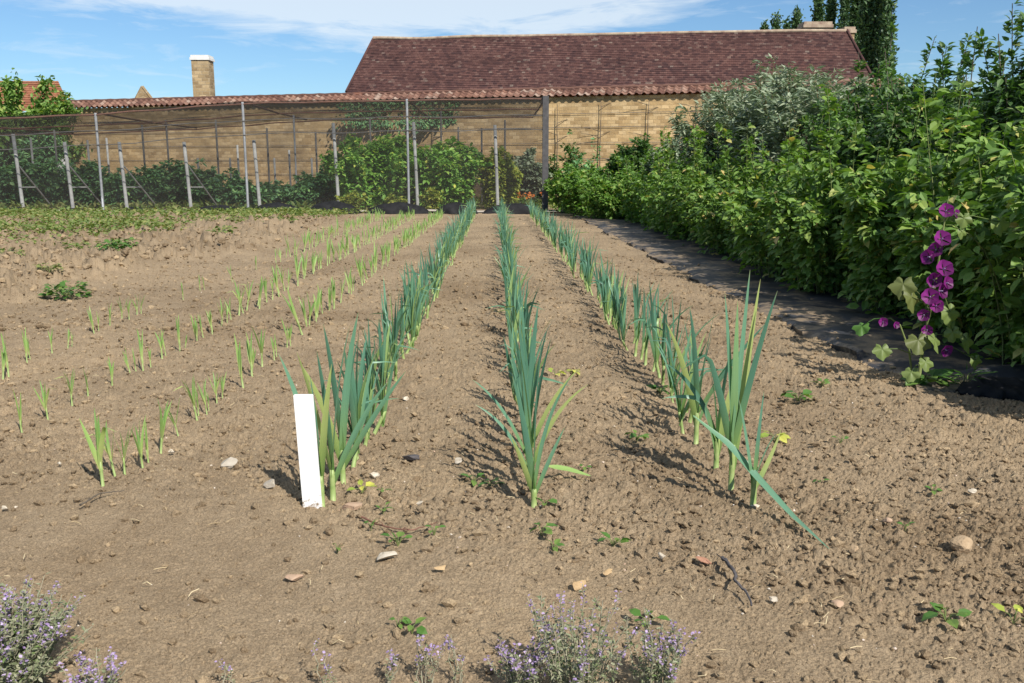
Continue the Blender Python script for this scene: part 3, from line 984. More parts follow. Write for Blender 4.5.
def cane_bush(name, loc, canes, height, spread, leaf_len, per_cane, leafmat, stemmat, shape='ovate', ratio=0.62, seed=0, start=0.10, side=0.16, droop=0.25, hvar=0.22, stem_r=0.007, foot=0.25, label='', cat='', group=None, upright=1.0, whips=0, clump=True, leafname='leaves', hang=0.05):
    """canes that rise from a small foot, arch outwards and carry leaves all along; leaves in clumps"""
    r = np.random.default_rng(seed)
    sx, sy = spread
    root = empty(name, (loc[0], loc[1], loc[2] if len(loc) > 2 else 0.0))
    st, lv = Geo(), Geo()
    for c in range(canes + whips):
        wh = c >= canes
        a = r.uniform(0, 2 * math.pi)
        q = math.sqrt(r.random())
        off = np.array([math.cos(a) * q * sx, math.sin(a) * q * sy])
        h = height * (1 - hvar * r.random() - 0.22 * q * q)
        if wh:
            off *= 0.75
            h = height * r.uniform(1.0, 1.20)
        b = off * foot + r.normal(0, 0.03, 2)
        s = np.linspace(0, 1, 8)
        bendp = r.uniform(1.0, 1.9) * upright
        X = b[0] + (off[0] - b[0]) * s ** bendp + 0.02 * np.cumsum(r.normal(0, 1, 8)) * 0.5
        Y = b[1] + (off[1] - b[1]) * s ** bendp + 0.02 * np.cumsum(r.normal(0, 1, 8)) * 0.5
        Zc = h * (s - droop * (0 if wh else q) * s ** 4)
        P = np.stack([X, Y, Zc], -1)
        P[0, 2] = -0.05
        st.tube(P, np.linspace(stem_r, stem_r * 0.35, 8), 4, cap=False)
        n = int(per_cane * (0.75 if wh else 1) * r.uniform(0.75, 1.25))
        t = start + (1 - start) * r.random(n) ** 0.8
        pp = np.stack([np.interp(t, s, P[:, i]) for i in range(3)], -1)
        az = r.uniform(0, 2 * math.pi, n)
        if clump:                                            # leaves stand in sprays along the cane
            ns = max(2, n // 7)
            sp_t, sp_a = start + (1 - start) * r.random(ns) ** 0.8, r.uniform(0, 6.28, ns)
            w = r.integers(0, ns, n)
            t = np.clip(sp_t[w] + r.normal(0, 0.02, n), 0, 1)
            az = sp_a[w] + r.normal(0, 0.7, n)
            pp = np.stack([np.interp(t, s, P[:, i]) for i in range(3)], -1)
        dist = (side * (0.35 if wh else 1.0)) * (1.1 - 0.75 * t) * r.random(n) ** 0.7
        out = np.stack([np.cos(az), np.sin(az), np.zeros(n)], -1)
        pp = pp + out * dist[:, None] + np.array([0, 0, 1]) * (r.normal(0, 0.25, n) * dist)[:, None]
        D = out + np.stack([np.zeros(n), np.zeros(n), r.normal(hang if not wh else 0.5, 0.38, n)], -1) + r.normal(0, 0.25, (n, 3))
        N = np.array([0, 0, 1.0]) + r.normal(0, 0.42, (n, 3)) + out * 0.25
        L = leaf_len * r.uniform(0.55, 1.2, n)
        leaf_cloud(lv, pp, D, N, L, L * ratio * r.uniform(0.85, 1.15, n), shape)
    st.build('canes', stemmat, root, smooth=True)
    lv.build(leafname, leafmat, root)
    tag(root, label, cat, group)
    return root


# ------------------------------------------------------------------ black sheeting path beside the bushes
def make_sheet():
    ys = np.concatenate([np.linspace(5.25, 9, 140), np.linspace(9, 29, 160)[1:]])
    us = np.linspace(0, 1, 90)
    Yg, Ug = np.meshgrid(ys, us, indexing='ij')
    left = 2.50 + 0.10 * vnoise(ys * 0.9, ys * 0, 3) + 0.10 * vnoise(ys * 3, ys * 0, 4) + 0.06 * vnoise(ys * 8, ys * 0, 5) - 0.008 * (ys - 6)
    Xg = left[:, None] + Ug * (4.3 - left[:, None])
    Zg = 0.022 + 0.03 * vnoise(Xg * 1.5, Yg * 1.5, 6) + 0.018 * vnoise(Xg * 5, Yg * 4, 7) + 0.008 * vnoise(Xg * 14, Yg * 12, 8)
    Zg += low(Xg, Yg) * 0.8
    Zg -= 0.06 * np.exp(-(Ug / 0.04) ** 2) * (vnoise(Yg * 2.2, Yg * 0, 9) > -0.2)
    Zg += 0.03 * np.exp(-((Ug - 0.02) / 0.02) ** 2) * smooth_step(0.0, 0.35, vnoise(Yg * 2.3 + 4, Yg * 0, 10))
    Zg += 0.09 * np.exp(-((Yg - 5.5) / 0.12) ** 2) * smooth_step(0.1, 0.3, Ug)
    P = np.stack([Xg, Yg, Zg], -1)
    g = Geo()
    g.grid(P, np.stack([Ug.ravel(), Yg.ravel() / 5], -1))
    # turned-down rim gives the sheet an edge
    rim = np.stack([P[:, 0], P[:, 0] + np.array([0.015, 0, -0.06])], 1)
    g.grid(rim[::-1])
    e = np.stack([P[0], P[0] + np.array([0, -0.04, -0.16])], 1)
    g.grid(e)
    o = g.build('weed_sheet', M['fabric'], smooth=True)
    tag(o, 'long black weed-control sheeting strewn with soil along the fruit bushes', 'sheeting')


make_sheet()
# rucked-up end of the sheet, a dark roll near the mallow
g = Geo()
e0, e1 = ground_at(958, 392), ground_at(1110, 396)
tt, th = np.meshgrid(np.linspace(0, 1, 70), np.linspace(0, math.pi, 16), indexing='ij')
rr_ = (0.085 + 0.05 * vnoise(tt * 7, th * 0.8, 101) + 0.04 * vnoise(tt * 22, th * 2.5, 102)) * np.minimum(1, 0.25 + tt * 5)
P = np.stack([e0[0] + (e1[0] - e0[0]) * tt, e0[1] + (e1[1] - e0[1]) * tt - np.cos(th) * rr_ * 1.5 + 0.05 * np.sin(tt * 8), np.sin(th) * rr_ * 1.05 - 0.012], -1)
g.grid(P)
o = g.build('sheet_roll', M['black_plastic'], smooth=True)
tag(o, 'rucked end of black sheeting heaped on the soil just past the purple mallow', 'sheeting')

# ------------------------------------------------------------------ fruit bushes along the sheeting
BUSH_SIDE = 'fruit bushes in a row along the sheeting'
ry = [4.4, 5.7, 7.0, 8.4, 9.8, 11.3, 12.8, 14.4, 16.0, 17.7, 19.5, 21.4, 23.4, 25.4, 27.2]
for i, y in enumerate(ry):
    rr = np.random.default_rng(900 + i)
    n = len(ry)
    nearness = 1 if y < 10 else 0
    lab = f'leafy raspberry bush, {ORD[i]} from the near end of the row along the sheeting' if i < 12 else \
        ['low bright green bush third from the cage end of the sheeting row', 'low bright green bush next to last at the cage end of the sheeting row', 'low bright green bush at the very cage end of the sheeting row'][i - 12]
    cane_bush('raspberry_bush', (3.98 + rr.normal(0, 0.08), y, 0.0), 52 if nearness else 48, rr.uniform(1.72, 1.95) if i < 12 else 1.6, (1.05, 1.0), 0.108 if nearness else 0.105, 160 if nearness else 140,
              M['rasp'] if i < 10 else M['rasp_far'], M['green_cane'], seed=1000 + i, side=0.26, label=lab, cat='fruit bush', group=BUSH_SIDE, start=0.04, ratio=0.66, foot=0.55, hvar=0.38, hang=-0.2, whips=4)

# taller fruit trees behind them
for i, (x, y, h, lab) in enumerate([(3.15, 25.6, 1.55, 'bright green bush swelling over the path near the cage corner'), (2.75, 27.6, 1.6, 'bright green bush narrowing the path end near the corner post'), (2.45, 29.6, 1.75, 'bright green bush closing the path just right of the corner post'), (3.6, 30.2, 1.9, 'bright green bush at the path end below the dark rounded shrub')]):
    cane_bush('currant_bush', (x, y, 0), 44, h, (0.95, 0.9), 0.14, 80, M['rasp_far'], M['green_cane'], seed=1080 + i, side=0.24, label=lab, cat='fruit bush', group='bright bushes at the path end', start=0.04, ratio=0.66, foot=0.5)
AP = [(5.7, 8.0, 2.75), (5.5, 9.3, 2.62), (5.4, 10.6, 2.52), (5.4, 11.9, 2.68), (5.5, 13.3, 2.85)]
APL = ['tall apple bush with leafy whips against the sky at the frame side', 'apple bush with long upright shoots beside the tallest whips', 'dark apple bush, third along behind the raspberries', 'dark dense apple bush, fourth along behind the raspberries', 'dark apple bush beside the silver-leaved shrubs']
for i, (x, y, h) in enumerate(AP):
    cane_bush('apple_tree', (x, y, 0), 76, h, (1.05, 1.05), 0.105, 300, M['apple'], M['bark'], 'ovate', 0.52, seed=1100 + i, side=0.24, start=0.12, stem_r=0.012, droop=0.08, hvar=0.2, label=APL[i], cat='fruit tree', group='apple bushes behind the raspberries', whips=12 if i < 2 else 3, upright=0.8, foot=0.2)
SV = [(5.6, 15.2, 3.00, 1.1), (5.7, 17.2, 3.45, 1.2), (5.75, 19.4, 3.75, 1.3), (5.6, 21.9, 3.75, 1.3)]
SVL = ['silver-leaved shrub touching the dark apple bushes', 'silver-leaved shrub second along from the apple bushes', 'tall silver-leaved shrub in front of the barn roof', 'silver-leaved shrub at the wall end of the silvery group']
for i, (x, y, h, s) in enumerate(SV):
    cane_bush('silver_shrub', (x, y, 0), 78, h, (s * 1.1, s), 0.17, 300, M['silver'], M['cane'], 'narrow', 0.32, seed=1200 + i, side=0.34, start=0.12, stem_r=0.012, label=SVL[i], cat='shrub', group='silver shrubs before the barn', foot=0.2, droop=0.05, hvar=0.25)
cane_bush('silver_shrub', (5.35, 26.4, 0), 50, 2.75, (1.2, 0.9), 0.20, 240, M['silver'], M['cane'], 'narrow', 0.34, seed=1250, side=0.28, start=0.12, stem_r=0.012, label='low silver-green shrub between the dark rounded shrub and the tall silver ones', cat='shrub', group='silver shrubs before the barn', foot=0.2)
cane_bush('round_shrub', (4.55, 29.0, 0), 56, 2.95, (0.95, 0.8), 0.20, 240, M['apple'], M['cane'], 'narrow', 0.42, seed=1260, side=0.26, start=0.08, stem_r=0.012, label='dark rounded shrub standing alone before the sunlit stone wall', cat='shrub', foot=0.3)
# mid-height greenery at the end of the path, before the wall
for i, (px, Y, h, w, lab) in enumerate([(566, 36.5, 2.75, 1.0, 'loose green bush beside the dark corner post, before the wall'), (583, 35.5, 2.15, 0.9, 'small dark bush at the foot of the wall by the path end')]):
    p = at(px, 172, Y)
    cane_bush('garden_bush', (p[0], Y, 0), 26, h, (w, w), 0.18, 70, M['dark_leaf'] if i else M['apple'], M['cane'], 'ovate', 0.55, seed=1300 + i, side=0.3, label=lab, cat='bush', whips=3)
# weeds that grow between the sheet and the hedge
p = at(690, 240, 17.0)

# ------------------------------------------------------------------ purple mallow
MY = 5.42
mroot_p = ground_at(922, 386)
MY = mroot_p[1]
mal = empty('mallow', (0, 0, 0))
tag(mal, 'tall mallow with dark purple flowers and pale wilting leaves by the sheeting', 'flowering plant')


def mp_(px, py, dy=0.0):
    return at(px, py, MY + dy)


st = Geo()
main = np.array([mp_(918, 390), mp_(921, 360, .01), mp_(928, 320, .02), mp_(935, 285, .0), mp_(941, 245, -.02), mp_(947, 205, .0), mp_(949, 196, .0)])
main[0, 2] = -0.04
st.tube(main, [.011, .010, .009, .008, .006, .004, .003], 7)
st.build('stem', M['green_cane'], mal, smooth=True)
st = Geo()
s2 = np.array([mp_(914, 388, .04), mp_(909, 350, .05), mp_(900, 325, .04), mp_(890, 318, .04), mp_(880, 322, .03)])
s2[0, 2] = -0.03
st.tube(s2, [.007, .006, .005, .004, .003], 6)
st.build('stem', M['green_cane'], mal, smooth=True)


def lobed_leaf(name, px, py, dy, size, az, tilt, mat, stalk_from=None, curl=0.25, seed=0):
    """rounded, shallowly lobed leaf, gently cupped, on a stalk"""
    r = np.random.default_rng(seed)
    n = 26
    th = np.linspace(-math.pi * 0.93, math.pi * 0.93, n)
    rad = (0.86 + 0.12 * np.cos(5 * th)) * (0.95 + 0.08 * np.cos(17 * th + r.uniform(0, 6))) * (0.82 + 0.2 * np.cos(th))
    rings = [0.0, 0.35, 0.7, 1.0]
    P = []
    for q in rings:
        x, y = np.sin(th) * rad * q, np.cos(th) * rad * q
        z = -curl * (q ** 2) * (0.6 + 0.5 * np.cos(2 * th + 0.6)) + 0.07 * q * np.cos(5 * th)
        P.append(np.stack([x, y, z], -1))
    P = np.array(P) * size
    ca, sa, ct, st_ = math.cos(az), math.sin(az), math.cos(tilt), math.sin(tilt)
    Q = P.copy()
    Q[..., 1], Q[..., 2] = P[..., 1] * ct - P[..., 2] * st_, P[..., 1] * st_ + P[..., 2] * ct
    A = Q.copy()
    A[..., 0], A[..., 1] = Q[..., 0] * ca - Q[..., 1] * sa, Q[..., 0] * sa + Q[..., 1] * ca
    c = mp_(px, py, dy)
    g = Geo()
    g.grid(A + c)
    if stalk_from is not None:
        s = mp_(*stalk_from)
        mid = (s + c) / 2 + np.array([0, 0, 0.02])
        g.tube([s, mid, c], 0.0028, 5)
    return g.build(name, mat, mal, smooth=True)


for i, (px, py, dy, s, az, tl, mt, sf) in enumerate([
    (903, 284, -.02, .085, R(150), R(-62), 'mallow_leaf_dull', (930, 305)),
    (912, 297, -.05, .085, R(215), R(-70), 'mallow_leaf_dull', (930, 310)),
    (950, 312, -.04, .082, R(200), R(-75), 'mallow_leaf', (938, 285)),
    (953, 332, -.05, .060, R(170), R(-80), 'mallow_leaf', (938, 300)),
    (918, 340, -.06, .085, R(165), R(-52), 'mallow_leaf_dull', (925, 330)),
    (935, 340, -.08, .072, R(225), R(-60), 'mallow_leaf', (926, 335)),
    (967, 340, -.02, .075, R(215), R(-66), 'mallow_leaf', (926, 335)),
    (976, 360, -.03, .050, R(195), R(-80), 'mallow_leaf', (928, 340)),
    (882, 349, -.03, .062, R(165), R(-58), 'mallow_leaf', (914, 355)),
    (911, 372, -.08, .058, R(150), R(-55), 'mallow_leaf', (920, 365)),
    (926, 362, -.10, .055, R(190), R(-60), 'mallow_leaf', (921, 360)),
    (862, 326, .02, .060, R(130), R(-45), 'weed', (886, 318)),
    (1000, 222, .0, .075, R(190), R(-72), 'mallow_leaf', (944, 216)),
    (964, 218, -.03, .055, R(170), R(-78), 'mallow_leaf', (946, 214)),
    (962, 232, -.02, .040, R(200), R(-78), 'mallow_leaf', (946, 225)),
]):
    lobed_leaf('leaf', px, py, dy, s * 1.2, az, tl, M[mt], sf, seed=i)


def mallow_flower(px, py, dy, size, az, tilt, seed):
    r = np.random.default_rng(seed)
    g = Geo()
    c = mp_(px, py, dy)
    for k in range(5):
        a = k * 2 * math.pi / 5 + r.normal(0, 0.1)
        rows = []
        for q in np.linspace(0.08, 1, 5):
            w = 0.74 * q ** 0.55
            row = []
            for t in np.linspace(-1, 1, 5):
                ang = a + t * w
                rr_ = q * (1 - 0.10 * (abs(t) < 0.2) * (q > 0.9))
                z = 0.50 * (1 - q) * -1 + 0.06 * math.sin(t * 5) * q + 0.02 * k
                row.append((math.cos(ang) * rr_, math.sin(ang) * rr_, z + 0.28))
            rows.append(row)
        g.grid(np.array(rows) * size)
    V = np.concatenate(g.V)
    # flower axis turned towards az, tilt up from the horizontal
    zax = np.array([math.cos(tilt) * math.cos(az), math.cos(tilt) * math.sin(az), math.sin(tilt)])
    xax = nrm(np.cross(np.array([0, 0, 1.0]), zax))
    yax = np.cross(zax, xax)
    Wv = V[:, :1] * xax + V[:, 1:2] * yax + V[:, 2:3] * zax + c
    g.V = [Wv]
    f = g.build('flower', M['mallow_petal'], mal, smooth=True)
    h = Geo()
    h.tube([c - zax * size * 0.25, c + zax * size * 0.10, c + zax * size * 0.28], [size * 0.05, size * 0.10, size * 0.03], 6)
    h.build('stamen', M['herb_flower'], f, smooth=True)


for i, (px, py, dy, s, az, tl) in enumerate([(946, 211, -.03, .040, -100, 20), (956, 214, -.01, .026, -60, 10), (942, 239, -.04, .046, -95, 25), (929, 257, -.03, .042, -150, 5), (944, 269, -.06, .048, -92, 25), (930, 297, -.05, .046, -110, 20), (941, 291, -.03, .044, -60, 10),
                                             (924, 315, -.03, .034, -120, 5), (946, 350, -.06, .036, -80, -15), (883, 322, .0, .026, -100, 5), (896, 325, -.01, .020, -80, 5), (936, 250, -.02, .040, -130, 10), (934, 280, -.03, .042, -100, 0), (947, 283, -.02, .036, -70, 15), (936, 306, -.05, .040, -95, 20), (927, 330, -.03, .030, -110, 0)]):
    mallow_flower(px, py, dy, s * 1.12, R(az), R(tl), 40 + i)
# green tuft round its foot
def weed_plant(name, p, size, n, mat, label, cat='weed', seed=0, shape='ovate', ratio=0.75, group=None, upright=0.35, lsize=1.0):
    r = np.random.default_rng(seed)
    root = empty(name, (p[0], p[1], gz(p)))
    g = Geo()
    az = np.arange(n) * 2.4 + r.normal(0, 0.3, n)
    L = size * lsize * r.uniform(0.55, 1.0, n)
    q = size * (0.55 + 0.5 * (1 - lsize)) * r.random(n) ** 0.5
    P = np.stack([np.cos(az) * q, np.sin(az) * q, 0.012 + size * upright * r.random(n)], -1)
    D = np.stack([np.cos(az), np.sin(az), r.normal(0.15, 0.25, n)], -1)
    N = np.array([0, 0, 1.0]) + r.normal(0, 0.3, (n, 3))
    leaf_cloud(g, P, D, N, L, L * ratio, shape)
    g.build('leaves', mat, root)
    g = Geo()
    for i in range(min(n, 14)):
        g.tube([[0, 0, -0.01], P[i] * np.array([.5, .5, .8]), P[i]], 0.0012 + size * 0.008, 4, cap=False)
    g.build('stalks', M['green_cane'], root)
    tag(root, label, cat, group)
    return root


p = ground_at(925, 384)
weed_plant('weed', p, 0.13, 30, M['weed'], 'leafy green weed tuft around the foot of the purple mallow', seed=5)
p = ground_at(965, 388)
weed_plant('grass_tuft', p, 0.13, 40, M['weed'], 'thin green grass tuft between the mallow and the black roll', 'grass tuft', seed=6, shape='narrow', ratio=0.12, upright=0.8)

WG = 'small green weeds on the bare soil'
for i, (px, py, s, n, lab) in enumerate([
    (474, 480, .060, 5, 'pair of round weed leaves on the soil close to the middle leek row'),
    (490, 485, .055, 5, 'dark green weed seedling nearer the middle leek row than its pair'),
    (362, 489, .055, 5, 'bright yellow-green weed seedling right of the marker leeks'),
    (382, 492, .035, 4, 'small pale weed seedling beside the yellow-green one'),
    (383, 511, .042, 4, 'dark little weed below the yellow-green seedling'),
    (371, 527, .036, 4, 'tiny dark green weed at the end of the reddish twig'),
    (398, 544, .050, 6, 'green and yellow weed just above the pale flint'),
    (434, 535, .040, 4, 'small weed at the far tip of the reddish twig'),
    (337, 549, .030, 3, 'lone tiny weed on the trodden soil above the pinkish stone'),
    (541, 536, .055, 6, 'dark green weed below the nearest middle row leek'),
    (553, 553, .036, 4, 'small dark weed just below another before the middle row'),
    (613, 546, .050, 6, 'bushy little weed on bare soil between middle row and fallen blade'),
    (545, 505, .050, 5, 'weed growing at the foot of the nearest middle row leek'),
    (556, 378, .055, 6, 'yellowish weed beside the middle leek row'),
    (573, 377, .050, 6, 'bright green weed next to the yellowish one by the middle row'),
    (637, 437, .055, 8, 'small leafy weed lying in the shadow of the tallest leek'),
    (660, 395, .075, 10, 'weed clump under the leeks of the row nearest the sheeting'),
    (798, 399, .085, 12, 'dark green weed rosette on bare soil in front of the mallow shadow'),
    (822, 386, .055, 7, 'small pale weed just behind the dark rosette'),
    (840, 445, .040, 4, 'tiny green weed on soil far from the rows, before the mallow'),
    (775, 440, .060, 6, 'yellow-green weed beside the tallest leek'),
    (946, 618, .060, 7, 'green weed with broad leaves on rough soil at the near corner'),
    (1014, 618, .050, 4, 'bright weed leaf at the edge of the rough near corner'),
    (933, 490, .035, 4, 'tiny weed on cloddy soil below the black roll'),
    (398, 627, .034, 4, 'tiny dark weed before the thin herb stalks'),
    (412, 633, .040, 4, 'small dark round-leaved weed beside the thin herb stalks'),
    (648, 628, .045, 5, 'dark weed leaf behind the flowering herb clump'),
    (585, 468, .030, 3, 'tiny weed near the pale fallen leek leaf'),
    (820, 480, .030, 3, 'tiny weed sprout right of the slender end leek'),
    (905, 530, .030, 3, 'tiny weed sprout among clods by the tan boulder'),
]):
    p = ground_at(px, py)
    weed_plant('weed', p, s, n, M['yellow_leaf'] if 'yellow' in lab.split(' ')[0] + lab.split(' ')[1] or 'bright' in lab[:8] else M['weed'], lab, seed=2000 + i, group=WG)
# taller weeds standing in the rough bed
for i, (px, py, s, n, lab) in enumerate([
    (67, 299, .22, 26, 'single dark weed clump at the near edge of the rough bed'),
    (113, 262, .26, 26, 'dark green weed clump in the rough bed behind the seedlings'),
    (124, 259, .22, 20, 'smaller dark weed clump beside its larger twin in the rough bed'),
    (50, 284, .16, 14, 'low green weed near the frame side of the rough bed'),
    (10, 268, .22, 18, 'pale weed clump at the frame side of the rough bed'),
    (78, 258, .2, 16, 'pale green weed on the crest of the rough bed'),
    (222, 238, .28, 20, 'green weed between the rough bed and the far seedlings'),
    (285, 228, .30, 24, 'green weed clump before the black humps at the cage foot'),
]):
    p = ground_at(px, py)
    weed_plant('weed', p, s, n * 5, M['weed'] if 'dark' in lab else M['weed_mat'], lab, seed=2100 + i, group='weeds in the rough bed', upright=0.6, lsize=0.42)

# low weeds in a band at the back
def weed_cover():
    r = np.random.default_rng(77)
    n = 120000
    y = r.uniform(13, 29.5, n)
    x = r.uniform(-19, -0.8, n)
    m = vnoise(x * 0.35, y * 0.35, 61) + 0.7 * vnoise(x * 1.3, y * 1.3, 62) + 0.4 * vnoise(x * 4, y * 4, 63)
    ex = np.interp(y, [13, 19.5, 25, 29], [-7.0, -6.0, -4.6, -3.4])
    edge = smooth_step(0.4, -2.2, x - ex + 1.2 * vnoise(x * 0.8, y * 0.8, 64)) * smooth_step(12.0, 15.5, y)
    backstrip = smooth_step(26.8, 27.8, y) * smooth_step(-7.5, -10.0, x) * 0.8
    w = np.clip(edge * 1.1 + backstrip, 0, 1)
    keep = (m + 0.58) * w > r.random(n) * 0.9 + 0.06
    x, y = x[keep], y[keep]
    n = len(x)
    z = low(x, y) + high(x, y) * (1 - smooth_step(24, 31, y))
    az = r.uniform(0, 6.28, n)
    P = np.stack([x, y, z + 0.16 * r.random(n) ** 1.3 + 0.01], -1)
    D = np.stack([np.cos(az), np.sin(az), r.normal(0.35, 0.35, n)], -1)
    N = np.array([0, 0, 1.0]) + r.normal(0, 0.5, (n, 3))
    L = r.uniform(0.05, 0.13, n)
    g = Geo()
    leaf_cloud(g, P, D, N, L, L * 0.55, 'ovate')
    tag(g.build('weeds', M['weed_mat']), 'low green weeds covering the back of the rough bed up to the cage', 'weeds', kind='stuff')


weed_cover()


def grass_under():
    r = np.random.default_rng(78)
    n = 9000
    x, y = r.uniform(-19, 3.2, n), r.uniform(31.5, 44, n)
    keep = vnoise(x * 0.5, y * 0.5, 71) > -0.15
    x, y = x[keep], y[keep]
    n = len(x)
    az = r.uniform(0, 6.28, n)
    P = np.stack([x, y, 0.12 * r.random(n)], -1)
    D = np.stack([np.cos(az), np.sin(az), r.normal(0.8, 0.5, n)], -1)
    L = r.uniform(0.12, 0.32, n)
    g = Geo()
    leaf_cloud(g, P, D, np.array([0, 0, 1.0]) + r.normal(0, 0.5, (n, 3)), L, L * 0.4, 'ovate')
    tag(g.build('grass', M['weed_mat']), 'rough grass and weeds on the ground inside the fruit cage', 'grass', kind='stuff')


grass_under()

# ------------------------------------------------------------------ stones, twigs
stone_m = {
    'flint': plain('flint', [(0.3, (0.34, 0.28, 0.20)), (0.7, (0.52, 0.46, 0.37))], 30, 0.7, bump_s=0.3),
    'grey': plain('grey_stone', [(0.3, (0.27, 0.23, 0.18)), (0.7, (0.38, 0.34, 0.28))], 30, 0.8, bump_s=0.3),
    'pink': plain('pink_stone', [(0.3, (0.32, 0.21, 0.14)), (0.7, (0.40, 0.28, 0.19))], 30, 0.85, bump_s=0.3),
    'brick': plain('brick_bit', [(0.3, (0.27, 0.13, 0.08)), (0.7, (0.36, 0.19, 0.12))], 30, 0.9, bump_s=0.4),
    'ochre': plain('ochre_stone', [(0.3, (0.34, 0.23, 0.12)), (0.7, (0.44, 0.31, 0.17))], 30, 0.9, bump_s=0.4),
    'tan': plain('tan_stone', [(0.3, (0.30, 0.21, 0.125)), (0.7, (0.40, 0.29, 0.18))], 30, 0.95, bump_s=0.6),
    'dark': plain('dark_lump', [(0.3, (0.045, 0.042, 0.045)), (0.7, (0.10, 0.09, 0.09))], 30, 0.9, bump_s=0.5),
}
for i, (px, py, wpx, hpx, m, lab) in enumerate([
    (385, 558, 22, 11, 'flint', 'pale elongated flint lying alone on the trodden soil'),
    (228, 467, 17, 14, 'grey', 'pale grey stone between the seedlings and the white marker'),
    (271, 487, 12, 9, 'grey', 'whitish stone in the shadow of the white marker'),
    (705, 565, 17, 6, 'brick', 'flat red brick fragment near the dark twisted root'),
    (293, 578, 19, 7, 'pink', 'flat pinkish stone on trodden soil left of the pale flint'),
    (411, 454, 17, 7, 'dark', 'dark charred lump between the marker row and middle row'),
    (374, 473, 11, 7, 'flint', 'small cream stone beside the marker row leeks'),
    (353, 506, 20, 7, 'pink', 'flat pink-brown stone just right of the white marker foot'),
    (419, 503, 9, 6, 'flint', 'small cream chip alone between marker row and middle row'),
    (962, 553, 22, 19, 'tan', 'large tan clod-like stone in the rough near corner'),
    (853, 557, 9, 12, 'tan', 'tan stone just past the tip of the fallen blade'),
    (579, 591, 15, 10, 'ochre', 'pale ochre stone behind the flowering herb spikes'),
    (609, 577, 12, 7, 'ochre', 'orange stone behind the flowering herb clump'),
    (661, 559, 9, 6, 'flint', 'small cream stone left of the red brick fragment'),
    (773, 603, 8, 7, 'flint', 'white stone chip right of the dark twisted root'),
    (885, 523, 12, 7, 'pink', 'pinkish stone on rough soil right of the fallen blade'),
    (840, 607, 15, 8, 'pink', 'reddish stone low on the rough soil by the near corner'),
    (5, 513, 7, 6, 'flint', 'white stone at the frame side below the seedling rows'),
    (60, 467, 5, 4, 'flint', 'little white stone left of the first seedlings'),
    (171, 454, 6, 5, 'flint', 'little white stone right of the first seedling row'),
    (441, 573, 13, 5, 'ochre', 'thin ochre stone below the pale flint'),
    (459, 459, 9, 7, 'grey', 'grey stone on soil right of the dark charred lump'),
    (405, 397, 9, 5, 'flint', 'pale chip deep between the marker row and middle row'),
    (756, 506, 9, 5, 'flint', 'cream stone at the foot of the slender end leek'),
    (972, 491, 9, 6, 'flint', 'pale stone on rough soil below the black roll'),
]):
    p = ground_at(px, py)
    depth = np.dot(p - CAM, fw)
    w = wpx * depth / FPX / 2 * 1.15
    h = hpx * depth / FPX / 2
    V, F = lump(3000 + i, 3)
    r = np.random.default_rng(i)
    V = V * np.array([w, w * 0.7, h]) / np.abs(V).max(0)
    g = Geo()
    g.add(V, F)
    o = g.build('stone', stone_m[m], smooth=False, loc=(p[0], p[1], gz(p) + h * 0.28 + 0.004))
    o.rotation_euler = (0, r.normal(0, 0.1), r.normal(0, 0.3))
    tag(o, lab, 'stone', 'stones on the soil')


def twig(name, pts, rad, mat, label):
    P = np.array([[*ground_at(px, py)[:2], 0.0] for px, py, z in pts])
    for i, (_, _, z) in enumerate(pts):
        P[i, 2] = gz(P[i]) + z
    t = np.linspace(0, 1, len(P))
    tt = np.linspace(0, 1, 24)
    Q = np.stack([np.interp(tt, t, P[:, i]) for i in range(3)], -1)
    r = np.random.default_rng(len(label))
    Q += r.normal(0, rad * 0.35, Q.shape)
    g = Geo()
    g.tube(Q, rad * (1.1 - 0.6 * tt), 6)
    for s in (7, 13):
        dv = r.normal(0, 0.02, 3)
        g.tube([Q[s], Q[s] + dv * 0.6 + np.array([0, 0, .008]), Q[s] + dv * 1.6], [rad * .6, rad * .4, rad * .2], 5)
    tag(g.build(name, mat, smooth=True), label, 'twig')


twig('twig', [(722, 566, .02), (728, 575, .03), (737, 584, .015), (733, 590, .03), (745, 600, .02), (752, 611, .01)], 0.0065, stone_m['dark'], 'dark twisted root lying beside the red brick fragment')
twig('twig', [(362, 519, .012), (385, 530, .015), (410, 534, .012), (438, 527, .015)], 0.0035, M['rust_rail'], 'thin reddish twig curved on the soil between small weeds')
twig('twig', [(80, 512, .012), (100, 501, .018), (125, 497, .012)], 0.0035, M['bark'], 'thin brown twig on the soil below the first pale seedling')

